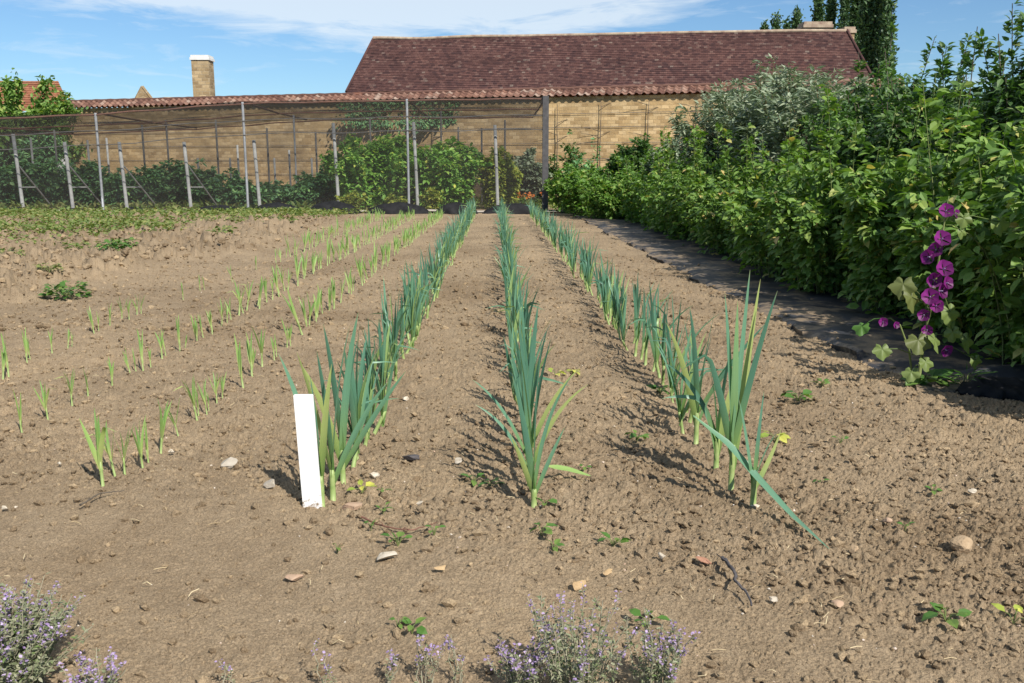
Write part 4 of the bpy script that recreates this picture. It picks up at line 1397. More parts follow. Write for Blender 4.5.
# ------------------------------------------------------------------ flowering herbs at the near edge
def herb(name, loc, stems, height, spread, label, seed, group=None, dense=1.0, lsize=0.011, flower=0.55, lean=0.3):
    r = np.random.default_rng(seed)
    root = empty(name, loc)
    st, lv, fl = Geo(), Geo(), Geo()
    for c in range(stems):
        a, q = r.uniform(0, 6.28), math.sqrt(r.random())
        off = np.array([math.cos(a), math.sin(a)]) * q * spread
        h = height * r.uniform(0.55, 1.0) * (1 - 0.25 * q)
        s = np.linspace(0, 1, 7)
        P = np.stack([off[0] * (0.5 + 0.5 * s ** 1.4), off[1] * (0.5 + 0.5 * s ** 1.4), h * s], -1)
        P[:, :2] += np.cumsum(r.normal(0, 0.006, (7, 2)), 0)
        P[0, 2] = -0.02
        st.tube(P, np.linspace(0.0018, 0.001, 7), 4, cap=False)
        n = int(34 * dense * r.uniform(0.7, 1.2))
        t = np.round(r.uniform(0.1, 0.97, n) * 11) / 11 + r.normal(0, 0.008, n)
        pp = np.stack([np.interp(t, s, P[:, i]) for i in range(3)], -1)
        az = r.uniform(0, 6.28, n)
        out = np.stack([np.cos(az), np.sin(az), r.normal(0.45, 0.4, n)], -1)
        L = lsize * r.uniform(0.6, 1.3, n)
        leaf_cloud(lv, pp + out * 0.002, out, np.array([0, 0, 1.0]) + r.normal(0, 0.4, (n, 3)), L, L * 0.5, 'ovate')
        if r.random() < flower:
            n = int(r.integers(9, 20))
            t = 1 - 0.30 * r.random(n) ** 1.3
            t = np.where(r.random(n) < 0.7, np.round(t * 16) / 16, t)
            pp = np.stack([np.interp(t, s, P[:, i]) for i in range(3)], -1)
            az = r.uniform(0, 6.28, n)
            out = np.stack([np.cos(az), np.sin(az), r.normal(0.35, 0.4, n)], -1)
            L = r.uniform(0.005, 0.0105, n)
            leaf_cloud(fl, pp + out * 0.004, out, np.array([0, 0, 1.0]) + r.normal(0, 0.5, (n, 3)), L, L * 0.8, 'ovate')
    st.build('stems', M['herb_stem'], root)
    lv.build('leaves', M['herb'], root)
    if fl.n:
        fl.build('blossoms', M['herb_flower'], root)
    tag(root, label, 'flowering herb', group)
    return root


HG = 'grey flowering herbs along the near edge'


def foot(px, py, z, dy):
    """ground point under a spot seen at height z"""
    p = ground_at(px, py, z)
    return (p[0], p[1] + dy, gz(p))


p = foot(-18, 632, 0.17, 0.0)
herb('herb_clump', p, 330, 0.29, 0.24, 'dense grey-green herb mound with lilac flowers filling the corner', 1, HG, 1.5, 0.014, 0.4)
p = foot(95, 682, 0.07, 0)
herb('herb_clump', p, 26, 0.16, 0.07, 'thin lilac herb sprigs beside the dense grey mound', 2, HG, 0.8, 0.011, 0.9)
p = foot(575, 655, 0.12, 0)
herb('herb_clump', p, 48, 0.31, 0.15, 'large lilac flowering herb clump nearest the middle row', 3, HG, 1.2, 0.013, 0.55)
p = foot(655, 660, 0.11, 0)
herb('herb_clump', p, 30, 0.24, 0.08, 'tall loose lilac herb spikes on the twig side of the large clump', 4, HG, 1.1, 0.012, 0.6)
p = foot(520, 670, 0.08, 0)
herb('herb_clump', p, 30, 0.17, 0.08, 'low lilac herb sprigs on the marker side of the large clump', 5, HG, 0.8, 0.011, 0.8)
for i, (px, py, z, k, h, lab) in enumerate([
    (232, 672, .04, 2, .12, 'lone short herb sprig near the dense mound'),
    (325, 655, .10, 3, .16, 'lone dark-tipped herb stalk between the mound and the clump'),
    (392, 668, .05, 5, .13, 'few faint herb stalks right of the lone dark-tipped one'),
    (428, 655, .08, 6, .16, 'loose group of faint lilac herb stalks before small weeds'),
    (457, 655, .09, 4, .17, 'pair of thin lilac herb stalks just before the low sprigs'),
]):
    herb('herb_sprig', foot(px, py, z, 0), k, h, 0.03, lab, 20 + i, HG, 0.6, 0.009, 0.85)

# ------------------------------------------------------------------ fruit cage
CY = 30.5
CAGE = 'posts of the netted fruit cage'


def post(name, base, top, rad, mat, label, cat='post', group=CAGE, sides=8, square=False, brace=None, cap=False):
    base, top = np.array(base, float), np.array(top, float)
    root = empty(name, base)
    g = Geo()
    if square:
        g.box((-rad, -rad, -0.1), (rad, rad, top[2] - base[2]))
    else:
        g.tube([[0, 0, -0.1], (top - base) * 0.5, top - base], rad, sides)
    g.build('shaft', mat, root, smooth=not square)
    if cap:
        g = Geo()
        t = top - base
        g.tube([t + np.array([0, 0, -0.02]), t + np.array([0, 0, 0.05])], [rad * 1.35, rad * 0.9], sides)
        g.build('cap', mat, root)
    if brace is not None:
        g = Geo()
        g.tube([np.array([0, 0, brace[2]]), np.array([brace[0], brace[1], -0.05])], rad * 0.5, 6)
        g.build('brace', mat, root, smooth=True)
        g = Geo()
        g.tube([np.array([0, 0, brace[2] * 0.52]), np.array([brace[0], brace[1], 0]) * 0.48 + np.array([0, 0, brace[2] * 0.52])], rad * 0.4, 6)
        g.build('crossbar', mat, root, smooth=True)
    tag(root, label, cat, group)
    return root


# corner post and the tall thin front posts
def top_z(px, py, Y):
    return at(px, py, Y)[2]


corner = at(545, 205, CY)
post('corner_post', (corner[0], CY, 0), (corner[0], CY, top_z(543, 96, CY)), 0.10, M['dark_post'], 'thick dark corner post where the cage netting ends', 'post', square=True)
front = [(-60, 120), (103, 113), (248, 102), (409, 99)]
fl_lab = ['', 'tall thin cage post nearest the tree, second along the front', 'tall thin front post before the chimney end of the wall', 'tall thin front post beside the tall green bushes']
FP = []
for (px, py), lab in zip(front, fl_lab):
    q = at(px, 205, CY)
    FP.append((q[0], top_z(px, py, CY)))
    if lab:
        post('cage_post', (q[0], CY, 0), (q[0], CY, FP[-1][1]), 0.042, M['galv'], lab)
FP.append((corner[0], top_z(543, 97, CY)))
# second and third line of posts inside the cage
BY = 37.0
inner = [(147, 125, 'thin inner cage post, first after the tree'), (171, 120, 'thin inner cage post, second after the tree'), (220, 120, 'thin inner cage post behind the braced stake near the gable'), (297, 115, 'pale thin inner cage post between two braced stakes'), (442, 110, 'thin inner cage post above the tall green bushes'), (459, 127, 'short brown inner post above the green bushes near the corner'), (505, 120, 'thin inner cage post close to the dark corner post'), (60, 130, 'thin inner cage post among the dark leafy trees'), (270, 128, 'thin inner cage post before the bare stretch of wall'), (318, 132, 'thin inner cage post just before the first tall bush'), (372, 118, 'thin inner cage post above the first tall cage bush'), (482, 128, 'thin inner cage post between last bright stake and second tall bush')]
for px, py, lab in inner:
    q = at(px, 195, BY)
    post('cage_post', (q[0], BY, 0), (q[0], BY, top_z(px, py, BY)), 0.038, M['galv'] if 'pale' in lab else M['wire'], lab)
# short pale stakes with braces at the row ends
stakes = [(20, 134, 1, .4), (70, 142, 1, .5), (124, 142, 1, .5), (188, 142, 1, .42), (257, 140, 0, 0), (336, 123, 0, 0), (415, 122, 0, 0), (495, 125, 0, 0)]
st_lab = ['pale braced stake at the frame side of the cage', 'pale braced stake, second from the frame side', 'pale braced stake below the small gable', 'pale braced stake below the chimney', 'pale stake without brace before the bare stretch of wall', 'bright stake at the edge of the tall green bush', 'bright stake between the two tall green bushes', 'bright stake between the tall bush and the corner post']
for (px, py, br, dx), lab in zip(stakes, st_lab):
    q = at(px + 3, 205, CY + 1.2)
    post('row_stake', (q[0], CY + 1.2, 0), (q[0] - 0.10, CY + 1.2, top_z(px, py, CY + 1.2)), 0.058, M['pale_wood'], lab, 'stake', 'pale stakes at the fruit row ends', brace=(0.45 + dx, 0.5, 1.5) if br else None)
# farther row stakes
for i, (px, py, Y) in enumerate([(36, 138, 40), (92, 140, 40), (111, 138, 42), (200, 158, 41), (232, 158, 41), (240, 145, 42), (276, 158, 40), (291, 150, 42), (313, 158, 40)]):
    q = at(px, 195, Y)
    post('row_stake', (q[0], Y, 0), (q[0], Y, top_z(px, py, Y)), 0.045, M['pale_wood'], 'small pale stake far back among the low bushes before the wall', 'stake', 'far pale stakes before the wall')

# rails along the roof, wires, netting
rails = Geo()
cage = empty('fruit_cage', (0, CY, 0))
tag(cage, 'dark netting on rusty rails stretched over the tall fruit cage posts', 'netting')


def rel(p):
    return np.array(p, float) - np.array([0, CY, 0])


def roof_z(x):
    xs, zs = [f[0] for f in FP], [f[1] for f in FP]
    return float(np.interp(x, xs, zs))


x0, x1 = FP[0][0] - 6, FP[-1][0]
BACK = 40.6
for nm, Y, dz, rad in (('front_rail', CY, 0.0, 0.030), ('middle_rail', 35.5, 0.0, 0.028), ('back_rail', BACK, 0.0, 0.028)):
    g = Geo()
    xs = np.linspace(x0, x1, 24)
    g.tube([rel((x, Y, roof_z(x) - 0.03 + dz - 0.04 * math.sin(i * 1.7) ** 2)) for i, x in enumerate(xs)], rad, 6)
    g.build('rail', M['rust_rail'], cage, smooth=True)
for x in [FP[0][0] - 4.9] + [f[0] for f in FP]:
    g = Geo()
    g.tube([rel((x, CY, roof_z(x))), rel((x, (CY + BACK) / 2, roof_z(x) - 0.05)), rel((x, BACK, roof_z(x)))], 0.034, 6)
    g.build('rail', M['rust_rail'], cage, smooth=True)
for dz in (0.55, 1.0):
    g = Geo()
    xs = np.linspace(x0, x1, 30)
    g.tube([rel((x, CY - 0.05, roof_z(x) - dz - 0.06 * math.sin(i * 0.8) ** 2)) for i, x in enumerate(xs)], 0.014, 5)
    g.build('wire', M['wire'], cage)
# netting, sagging between the rails; side curtain with soft folds
xs, ys = np.linspace(x0, x1, 90), np.linspace(CY, BACK, 24)
Yg, Xg = np.meshgrid(ys, xs, indexing='ij')
Zg = np.vectorize(roof_z)(Xg) + 0.02 - 0.16 * np.sin((Yg - CY) / 5.05 * math.pi) ** 2 + 0.06 * vnoise(Xg * 0.8, Yg * 0.8, 81)
g = Geo()
g.grid(np.stack([Xg, Yg - CY, Zg], -1))
g.build('roof_net', M['net_roof'], cage, smooth=True)
zs = np.linspace(0.02, 1, 14)
Zt, Xg = np.meshgrid(zs, xs, indexing='ij')
top = np.vectorize(roof_z)(Xg)
Yo = -0.07 + 0.10 * vnoise(Xg * 0.9, Zt * 2.0, 82) * (1 - Zt)
g = Geo()
g.grid(np.stack([Xg, Yo, Zt * top], -1))
g.build('side_net', M['net_side'], cage, smooth=True)
ys2 = np.linspace(CY, BACK, 16)
Zt, Yg = np.meshgrid(zs, ys2, indexing='ij')
g = Geo()
g.grid(np.stack([np.full_like(Zt, x1) + 0.05 * vnoise(Yg, Zt * 2, 83), Yg - CY, Zt * roof_z(x1)], -1))
g.build('side_net', M['net_side'], cage, smooth=True)
Zt, Xg = np.meshgrid(zs, xs, indexing='ij')
g = Geo()
g.grid(np.stack([Xg, np.full_like(Xg, BACK - CY), Zt * np.vectorize(roof_z)(Xg)], -1))
g.build('back_net', M['net_side'], cage, smooth=True)

# black humps along the foot of the netting
HUMP = [(-6, 40, 0.6), (55, 92, 0.5), (118, 150, 0.6), (190, 246, 0.8), (248, 302, 1.0), (304, 360, 1.15), (364, 430, 1.0), (434, 478, 1.0), (482, 548, 0.9)]
HL = ['at the frame side below the weeds', 'below the second braced stake', 'below the small gable', 'below the chimney', 'before the bare stretch of wall', 'under the stake of the tall bush', 'between the two bright stakes', 'under the second tall bush', 'at the foot of the dark corner post']
for (a, b, s), hl in zip(HUMP, HL):
    p, q = ground_at(a, 214), ground_at(b, 214)
    Y = 28.9
    n, m = 26, 9
    G = np.zeros((n, m, 3))
    for i, t in enumerate(np.linspace(0, 1, n)):
        prof_h = 0.34 * s * math.sin(math.pi * t) ** 0.6 + 0.02
        for j, th in enumerate(np.linspace(0, math.pi, m)):
            wv = 0.03 * math.sin(t * 19 + j)
            G[i, j] = (p[0] + (q[0] - p[0]) * t, Y - math.cos(th) * (0.30 + wv), math.sin(th) * prof_h + gz((p[0], Y)) * 0.3 - 0.01 + wv * 0.3)
    g = Geo()
    g.grid(G)
    tag(g.build('ground_sheet', M['black_plastic'], smooth=True), f'humped black sheeting along the cage foot {hl}', 'sheeting', 'black humps along the cage foot')

# pale trodden path before the cage
g = Geo()
xs = np.linspace(-22, 3.4, 60)
G = np.zeros((60, 3, 3))
for i, x in enumerate(xs):
    for j, Y in enumerate((29.2, 29.9, 30.45)):
        G[i, j] = (x, Y + 0.1 * math.sin(x * 1.3), 0.05 + 0.02 * math.sin(x * 2.1))
g.grid(G)
tag(g.build('path', plain('pale_path', [(0.3, (0.34, 0.29, 0.24)), (0.7, (0.46, 0.41, 0.35))], 2, 0.95), smooth=True), kind='structure')

# bushes inside the cage
for i, (px, top, Y, w, m, lab, mt) in enumerate([
    (370, 131, 32.6, 1.20, .16, 'tall bright green bush in the cage next to the bare stretch of wall', 'cage_leaf'),
    (446, 133, 32.8, 1.20, .16, 'tall bright green bush in the cage between two bright stakes', 'cage_leaf'),
    (400, 138, 35.5, 1.0, .16, 'green bush half hidden behind the bright stake and tall bushes', 'cage_leaf'),
    (500, 150, 33.0, .55, .13, 'slim yellow-green bush beside the last bright stake', 'yellow_leaf'),
    (520, 152, 37.0, 1.1, .16, 'grey-green bush behind the netting beside the corner post', 'silver'),
]):
    p = at(px, 195, Y)
    cane_bush('cage_bush', (p[0], Y, 0), 60, top_z(px, top, Y) * 1.14, (w * 1.35, w * 1.2), m * 1.3, 150, M[mt], M['green_cane'], seed=1500 + i, side=0.26, start=0.05, label=lab, cat='fruit bush', group='bushes inside the fruit cage', foot=0.5)
for i, (px, py, s, lab) in enumerate([(352, 200, .8, 'yellowing low plant at the foot of the first tall cage bush'), (432, 198, .85, 'yellowing low plant at the foot of the second tall cage bush'), (392, 200, .6, 'small yellowing plant between the two tall cage bushes')]):
    p = at(px, 205, 31.4)
    cane_bush('yellow_plant', (p[0], 31.4, 0), 16, s, (.5, .4), 0.14, 34, M['yellow_leaf'], M['green_cane'], seed=1550 + i, label=lab, cat='plant', group='bushes inside the fruit cage')
low_b = [(2, 158, 33.5), (30, 148, 34), (62, 152, 34.5), (92, 150, 34), (120, 166, 33.5), (146, 162, 34), (172, 150, 35), (200, 158, 34.5), (228, 166, 34), (250, 182, 33), (275, 178, 34), (300, 180, 33.5), (322, 160, 35)]
LBL = ['dark low bush at the frame side inside the cage', 'dark bush just behind the first braced stake', 'dark bush behind the second braced stake', 'dark bush under the tall front post near the tree', 'low dark bush at the third braced stake', 'low dark bush right after the third braced stake', 'taller dark bush between the small gable and chimney', 'dark bush behind the stake below the chimney', 'dark bush right of the chimney stake', 'lowest dark bush at the unbraced pale stake', 'low dark bush before the bare stretch of wall', 'low dark bush at the pale inner post', 'dark bush against the side of the first tall green bush']
for i, (px, top, Y) in enumerate(low_b):
    p = at(px, 195, Y)
    cane_bush('low_bush', (p[0], Y, 0), 36, top_z(px, top, Y) * 1.03, (0.95, 0.8), 0.2, 90, M['dark_leaf'], M['cane'], seed=1600 + i, side=0.25, start=0.05, label=LBL[i], cat='fruit bush', group='low dark bushes inside the cage', hvar=0.35, foot=0.4)
for i, (px, top, Y, w) in enumerate([(8, 112, 45, 1.9), (48, 116, 44, 1.5), (-30, 112, 44, 2)]):
    p = at(px, 195, Y)
    cane_bush('dark_tree', (p[0], Y, 0), 50, top_z(px, top, Y), (w, w * 0.8), 0.22, 90, M['dark_leaf'], M['bark'], seed=1650 + i, side=0.4, label=['dark leafy tree behind the cage at the frame side', 'dark leafy tree behind the cage nearest the stone wall', 'dark leafy tree beyond the frame side of the cage'][i], cat='tree', foot=0.15, stem_r=0.02)
# orange flowers by the corner post
p = at(520, 198, 33.5)
root = empty('marigold_plant', (p[0], 33.5, 0))
r = np.random.default_rng(8)
g = Geo()
n = 160
P = np.stack([r.normal(0, .35, n), r.normal(0, .3, n), .1 + .35 * r.random(n)], -1)
leaf_cloud(g, P, r.normal(0, 1, (n, 3)), np.array([0, 0, 1.]) + r.normal(0, .3, (n, 3)), r.uniform(.08, .16, n), r.uniform(.05, .1, n))
g.build('leaves', M['weed'], root)
g = Geo()
n = 60
P = np.stack([r.normal(0, .38, n), r.normal(0, .3, n), .35 + .18 * r.random(n)], -1)
leaf_cloud(g, P, r.normal(0, 1, (n, 3)), np.array([0, -.6, .8]) + r.normal(0, .3, (n, 3)), r.uniform(.08, .13, n), r.uniform(.08, .13, n))
g.build('blossoms', M['orange_petal'], root)
tag(root, 'low plant with orange flowers inside the cage near the corner post', 'flowers')

# ------------------------------------------------------------------ garden wall with pantile coping
wl, wr = at(70, 170, 50.0), at(895, 170, 37.8)
wl[2] = wr[2] = 0
wd_ = nrm(wr - wl)
wn = np.array([wd_[1], -wd_[0], 0])                         # towards the camera
WLEN = np.linalg.norm(wr - wl)
WALL_H = 4.62
wallroot = empty('garden_wall', wl)
wallroot.rotation_euler = (0, 0, math.atan2(wd_[1], wd_[0]))
tag(wallroot, 'long tan stone garden wall capped with terracotta pantiles', 'wall')


def uv_box(lo, hi):
    """box whose sides carry metre UVs"""
    g = Geo()
    (x0, y0, z0), (x1, y1, z1) = lo, hi
    def q(a, b, c, e, w, h, u0=0, v0=0):
        g.add([a, b, c, e], [(0, 1, 2, 3)], [(u0, v0), (u0 + w, v0), (u0 + w, v0 + h), (u0, v0 + h)])
    q((x0, y0, z0), (x1, y0, z0), (x1, y0, z1), (x0, y0, z1), x1 - x0, z1 - z0)
    q((x1, y1, z0), (x0, y1, z0), (x0, y1, z1), (x1, y1, z1), x1 - x0, z1 - z0, 3.3)
    q((x1, y0, z0), (x1, y1, z0), (x1, y1, z1), (x1, y0, z1), y1 - y0, z1 - z0, 1.7)
    q((x0, y1, z0), (x0, y0, z0), (x0, y0, z1), (x0, y1, z1), y1 - y0, z1 - z0, 2.1)
    q((x0, y0, z1), (x1, y0, z1), (x1, y1, z1), (x0, y1, z1), x1 - x0, y1 - y0)
    return g


uv_box((0, 0, -0.3), (WLEN, 0.55, WALL_H)).build('wall', M['wall_stone'], wallroot)


def pantile_slope(length, run, rise, courses, flip=False, thick=0.035, amp=0.055):
    per = 0.33
    nx = int(length / per) * 8
    xs = np.linspace(0, length, nx)
    wave = amp * np.maximum(np.sin(xs / per * 2 * math.pi), -0.35) + 0.010 * vnoise(np.floor(xs / per) * 1.0, xs * 0, 5)
    rows, uvs = [], []
    for i in range(courses):
        for j, t in enumerate((i / courses, (i + 1) / courses)):
            off = thick if j == 0 else 0.0
            jit = 0.02 * vnoise(np.floor(xs / per) * 3.1, xs * 0 + i, 6)
            y = -run + run * t - jit * (j == 0)
            rows.append(np.stack([xs, np.zeros_like(xs) + y, rise * t + off + wave], -1))
            uvs.append(np.stack([xs / per * 0.30, np.full_like(xs, (i + 0.05 + 0.9 * j) * 0.42)], -1))
    P = np.array(rows)
    if flip:
        P[..., 1] *= -1
    g = Geo()
    g.grid(P, np.concatenate(uvs))
    return g


o = pantile_slope(WLEN + 0.2, 0.62, 0.38, 3).build('coping', M['pantile'], wallroot, smooth=False)
o.location = (-0.1, 0.40, WALL_H + 0.02)
o = pantile_slope(WLEN + 0.2, 0.45, 0.38, 3, True).build('coping', M['pantile'], wallroot)
o.location = (-0.1, 0.44, WALL_H + 0.02)
g = Geo()
xs = np.linspace(-0.1, WLEN + 0.1, 140)
g.tube([(x, 0.42, WALL_H + 0.40 + 0.012 * math.sin(i * 2.3)) for i, x in enumerate(xs)], 0.09, 8)
g.build('ridge_tiles', M['pantile'], wallroot, smooth=True)
# training wires with uprights on the wall face
for z in (1.2, 1.9, 2.6, 3.3, 3.9):
    g = Geo()
    g.tube([(0.5, -0.05, z), (WLEN / 2, -0.05, z - 0.03), (WLEN - 0.5, -0.05, z)], 0.012, 4)
    g.build('wire', M['wire'], wallroot)


def wall_pt(px, z, off=0.0):
    """point on the wall face seen in the direction of px"""
    dv = ray(px, 172)
    A = np.array([[dv[0], -wd_[0]], [dv[1], -wd_[1]]])
    t, s = np.linalg.solve(A, (wl + wn * off - CAM)[:2])
    return wl + wn * off + wd_ * s + np.array([0, 0, z])


# climbers trained on the wall
def climber(px, h, z0, w, mat, label, seed, dens=200, bare=0.5):
    r = np.random.default_rng(seed)
    b = wall_pt(px, 0, 0.12)
    root = empty('wall_climber', b)
    g = Geo()
    s = np.linspace(0, 1, 9)
    P = np.stack([r.normal(0, .02, 9).cumsum() + 0.12 * s, -0.02 + 0 * s, h * s], -1)
    g.tube(P, np.linspace(.035, .012, 9), 5)
    for k in range(4):
        zc = h * r.uniform(.4, .95)
        sg = r.choice([-1, 1])
        g.tube([[np.interp(zc / h, s, P[:, 0]), -.02, zc], [sg * w * .5, -.03, zc + .15], [sg * w, -.03, zc + .2]], [.015, .011, .006], 4)
    g.build('stem', M['bark'], root, smooth=True)
    if dens:
        g = Geo()
        n = dens
        cx = r.uniform(-w, w, 9)
        cz = z0 + (h - z0) * r.random(9)
        k = r.integers(0, 9, n)
        PP = np.stack([cx[k] + r.normal(0, .35, n), -0.05 - 0.22 * r.random(n), cz[k] + r.normal(0, .16, n)], -1)
        PP[:, 2] = np.minimum(PP[:, 2], h)
        D = r.normal(0, 1, (n, 3)) + np.array([0, -.5, -.4])
        L = r.uniform(.10, .22, n)
        leaf_cloud(g, PP, D, np.array([0, -1, .6]) + r.normal(0, .4, (n, 3)), L, L * .6)
        g.build('leaves', mat, root)
    tag(root, label, 'climber', 'climbers trained on the stone wall')


climber(385, 4.55, 3.5, 2.2, M['dark_leaf'], 'dark climber high under the pantiles above the first tall cage bush', 1, 900)
climber(432, 4.55, 3.4, 2.0, M['dark_leaf'], 'dark climber high under the pantiles above the second tall cage bush', 2, 900)
climber(556, 4.3, 1.2, .8, M['dark_leaf'], 'thin bare climber stem on the wall right after the corner post', 3, 0)
climber(598, 4.4, 1.2, .8, M['dark_leaf'], 'thin bare climber stem in the middle of the sunlit wall', 4, 0)
climber(645, 4.4, 1.2, .8, M['dark_leaf'], 'thin climber stem on the wall above the dark rounded shrub', 5, 0)
climber(690, 4.3, 1.2, .8, M['dark_leaf'], 'thin climber stem on the wall near the silver shrubs', 6, 0)
for i, (px, z, w, lab) in enumerate([(140, .0, 1.5, 'white painted panel low on the wall below the gable'), (200, 0, 1.5, 'white painted panel low on the wall below the chimney')]):
    pass

# ------------------------------------------------------------------ barn behind the wall
def courses(A, B, C, D, n, thick=0.05, out=None):
    """zigzag of overlapping tile courses from eave A-B up to ridge D-C"""
    A, B, C, D = map(lambda v: np.array(v, float), (A, B, C, D))
    nv = nrm(np.cross(B - A, D - A)) if out is None else out
    slope = np.linalg.norm((D + C) / 2 - (A + B) / 2)
    m = 40
    rows, uv = [], []
    for i in range(n):
        for j, t in enumerate((i / n, (i + 1) / n)):
            a, b = A + (D - A) * t, B + (C - B) * t
            u = np.linspace(0, 1, m)
            rowp = a[None] + (b - a)[None] * u[:, None] + nv[None] * (thick if j == 0 else 0)
            rowp[:, 2] += 0.13 * vnoise(rowp[:, 0] * 0.35, rowp[:, 1] * 0.35 + t * 3, 91) + 0.012 * vnoise(rowp[:, 0] * 2, rowp[:, 1] * 2 + i * 9.3, 92)
            rows.append(rowp)
            along = np.linalg.norm(rowp - (A + (D - A) * t) , axis=1) + (a - A) @ nrm(B - A)
            uv.append(np.stack([along, np.full(m, t * slope)], -1))
    g = Geo()
    g.grid(np.array(rows), np.concatenate(uv))
    return g


EL, ER = at(346, 92, 47.5), at(876, 84, 42.5)
RL, RR = at(373, 39.5, 51.0), at(847, 30.5, 46.6)
zE = (EL[2] + ER[2]) / 2
zR = (RL[2] + RR[2]) / 2
EL[2] = ER[2] = zE
bn = nrm(np.cross(np.array([0, 0, 1.0]), ER - EL))        # away from the camera
depth_b = 8.2
BL, BR = EL + bn * depth_b, ER + bn * depth_b
barn = empty('barn', (0, 0, 0))
tag(barn, 'long barn with a steep mottled red-brown tiled roof behind the garden wall', 'barn')
roof = Geo()
NC = 34
for quad in ((EL, ER, RR, RL), (BR, BL, RL, RR), (BL, EL, RL, RL + 1e-4), (ER, BR, RR + 1e-4, RR)):
    c_ = courses(*quad, NC, 0.022)
    for V_, F_, U_ in zip(c_.V, c_.F, c_.U):
        roof.add(V_, F_, U_)
rf = roof.build('roof', M['roof_tile'], barn)
g = Geo()
tt = np.linspace(0, 1, 60)
g.tube([RL + (RR - RL) * t + np.array([0, 0, 0.03 + 0.10 * float(vnoise(np.array([t * 9]), np.array([0.0]), 4)[0])]) for t in tt], 0.09, 8)
g.build('ridge_tiles', M['ridge_tile'], rf, smooth=True)
for a_, b_ in ((EL, RL), (ER, RR), (BL, RL), (BR, RR)):
    g = Geo()
    g.tube([a_ + (b_ - a_) * t + np.array([0, 0, 0.03]) for t in np.linspace(0, 1, 16)], 0.06, 8)
    g.build('hip_tiles', M['roof_tile'], rf, smooth=True)
# walls under the eaves
g = Geo()
ins = 0.35
cn = [EL + bn * ins + nrm(ER - EL) * ins, ER + bn * ins - nrm(ER - EL) * ins, BR - bn * ins - nrm(ER - EL) * ins, BL - bn * ins + nrm(ER - EL) * ins]
for i in range(4):
    a_, b_ = cn[i], cn[(i + 1) % 4]
    w_ = np.linalg.norm(b_ - a_)
    g.add([(*a_[:2], -0.3), (*b_[:2], -0.3), (*b_[:2], zE - 0.05), (*a_[:2], zE - 0.05)], [(0, 1, 2, 3)], [(0, 0), (w_, 0), (w_, zE), (0, zE)])
g.build('wall', M['wall_stone'], barn)


def chimney(px0, px1, pyt, pyb, Y, name, parent, mat, capmat, dep=0.9):
    a_, b_ = at(px0, pyb, Y), at(px1, pyb, Y)
    zt = at((px0 + px1) / 2, pyt, Y)[2]
    cx = (a_ + b_) / 2
    w_ = abs(b_[0] - a_[0])
    g = uv_box((cx[0] - w_ / 2, Y - dep / 2, a_[2] - 1.5), (cx[0] + w_ / 2, Y + dep / 2, zt))
    ch_ = g.build(name, mat, parent)
    g = Geo()
    g.box((cx[0] - w_ / 2 - .07, Y - dep / 2 - .07, zt + .003), (cx[0] + w_ / 2 + .07, Y + dep / 2 + .07, zt + .16))
    g.box((cx[0] - w_ / 2 - .02, Y - dep / 2 - .02, zt + .163), (cx[0] + w_ / 2 + .02, Y + dep / 2 + .02, zt + .30))
    g.build('cap', capmat, ch_)
    return ch_, cx, zt


chimney(801, 828, 29, 36, 48.5, 'chimney', barn, M['chimney_stone'], M['ridge_tile'], 0.9)
chimney(841, 851, 34, 48, 47.6, 'chimney', barn, M['chimney_stone'], M['ridge_tile'], 0.7)

# cottage behind the wall: gable, low roof, tall chimney
cot = empty('cottage', (0, 0, 0))
tag(cot, 'cottage mostly hidden behind the wall, with a tall stone chimney and pointed gable', 'house')
Yc = 58.0
ch_, cx, zt = chimney(196, 213, 61, 97, Yc, 'chimney', cot, M['chimney_stone'], M['render_white'], 1.0)
g0, g1, gt = at(133, 100, Yc), at(153, 100, Yc), at(141, 87, Yc)
e1 = at(345, 96, Yc + 2)
zr = at(200, 96.3, Yc)[2]
g = Geo()
zb = g0[2] - 1.0
g.add([(g0[0] - .5, Yc, -0.3), (g1[0] + .6, Yc, -.3), (g1[0] + .6, Yc, zb), (gt[0], Yc, gt[2]), (g0[0] - .5, Yc, zb)], [(0, 1, 2, 3, 4)], [(0, 0), (3, 0), (3, 4), (1.5, 5), (0, 4)])
g.add([(g0[0] - .5, Yc + .4, -0.3), (g1[0] + .6, Yc + .4, -.3), (g1[0] + .6, Yc + .4, zb), (gt[0], Yc + .4, gt[2]), (g0[0] - .5, Yc + .4, zb)], [(4, 3, 2, 1, 0)])
g.add([(g1[0] + .6, Yc + 1, -.3), (e1[0], Yc + 1, -.3), (e1[0], Yc + 1, zr - 1.6), (g1[0] + .6, Yc + 1, zr - 1.6)], [(0, 1, 2, 3)], [(0, 0), (14, 0), (14, 5), (0, 5)])
g.build('wall', M['chimney_stone'], cot)
rg = courses((gt[0] + .3, Yc + .2, zr - 1.5), (e1[0], Yc + .2, zr - 1.5), (e1[0], Yc + 3, zr + .05), (gt[0] + .3, Yc + 3, zr + .05), 10, 0.04)
rg.build('roof', M['slate'], cot)
gg = Geo()
gg.tube([(gt[0] + .3 + (e1[0] - gt[0]) * t, Yc + 3, zr + .08) for t in np.linspace(0, 1, 20)], .12, 7)
gg.build('ridge_tiles', M['ridge_tile'], cot, smooth=True)
# stone copings on the gable slopes
gg = Geo()
for a_, b_ in (((g0[0] - .55, zb), (gt[0], gt[2] + .05)), ((gt[0], gt[2] + .05), (g1[0] + .65, zb))):
    gg.tube([(a_[0], Yc + .2, a_[1]), (b_[0], Yc + .2, b_[1])], .10, 4)
gg.build('gable_coping', M['chimney_stone'], cot)

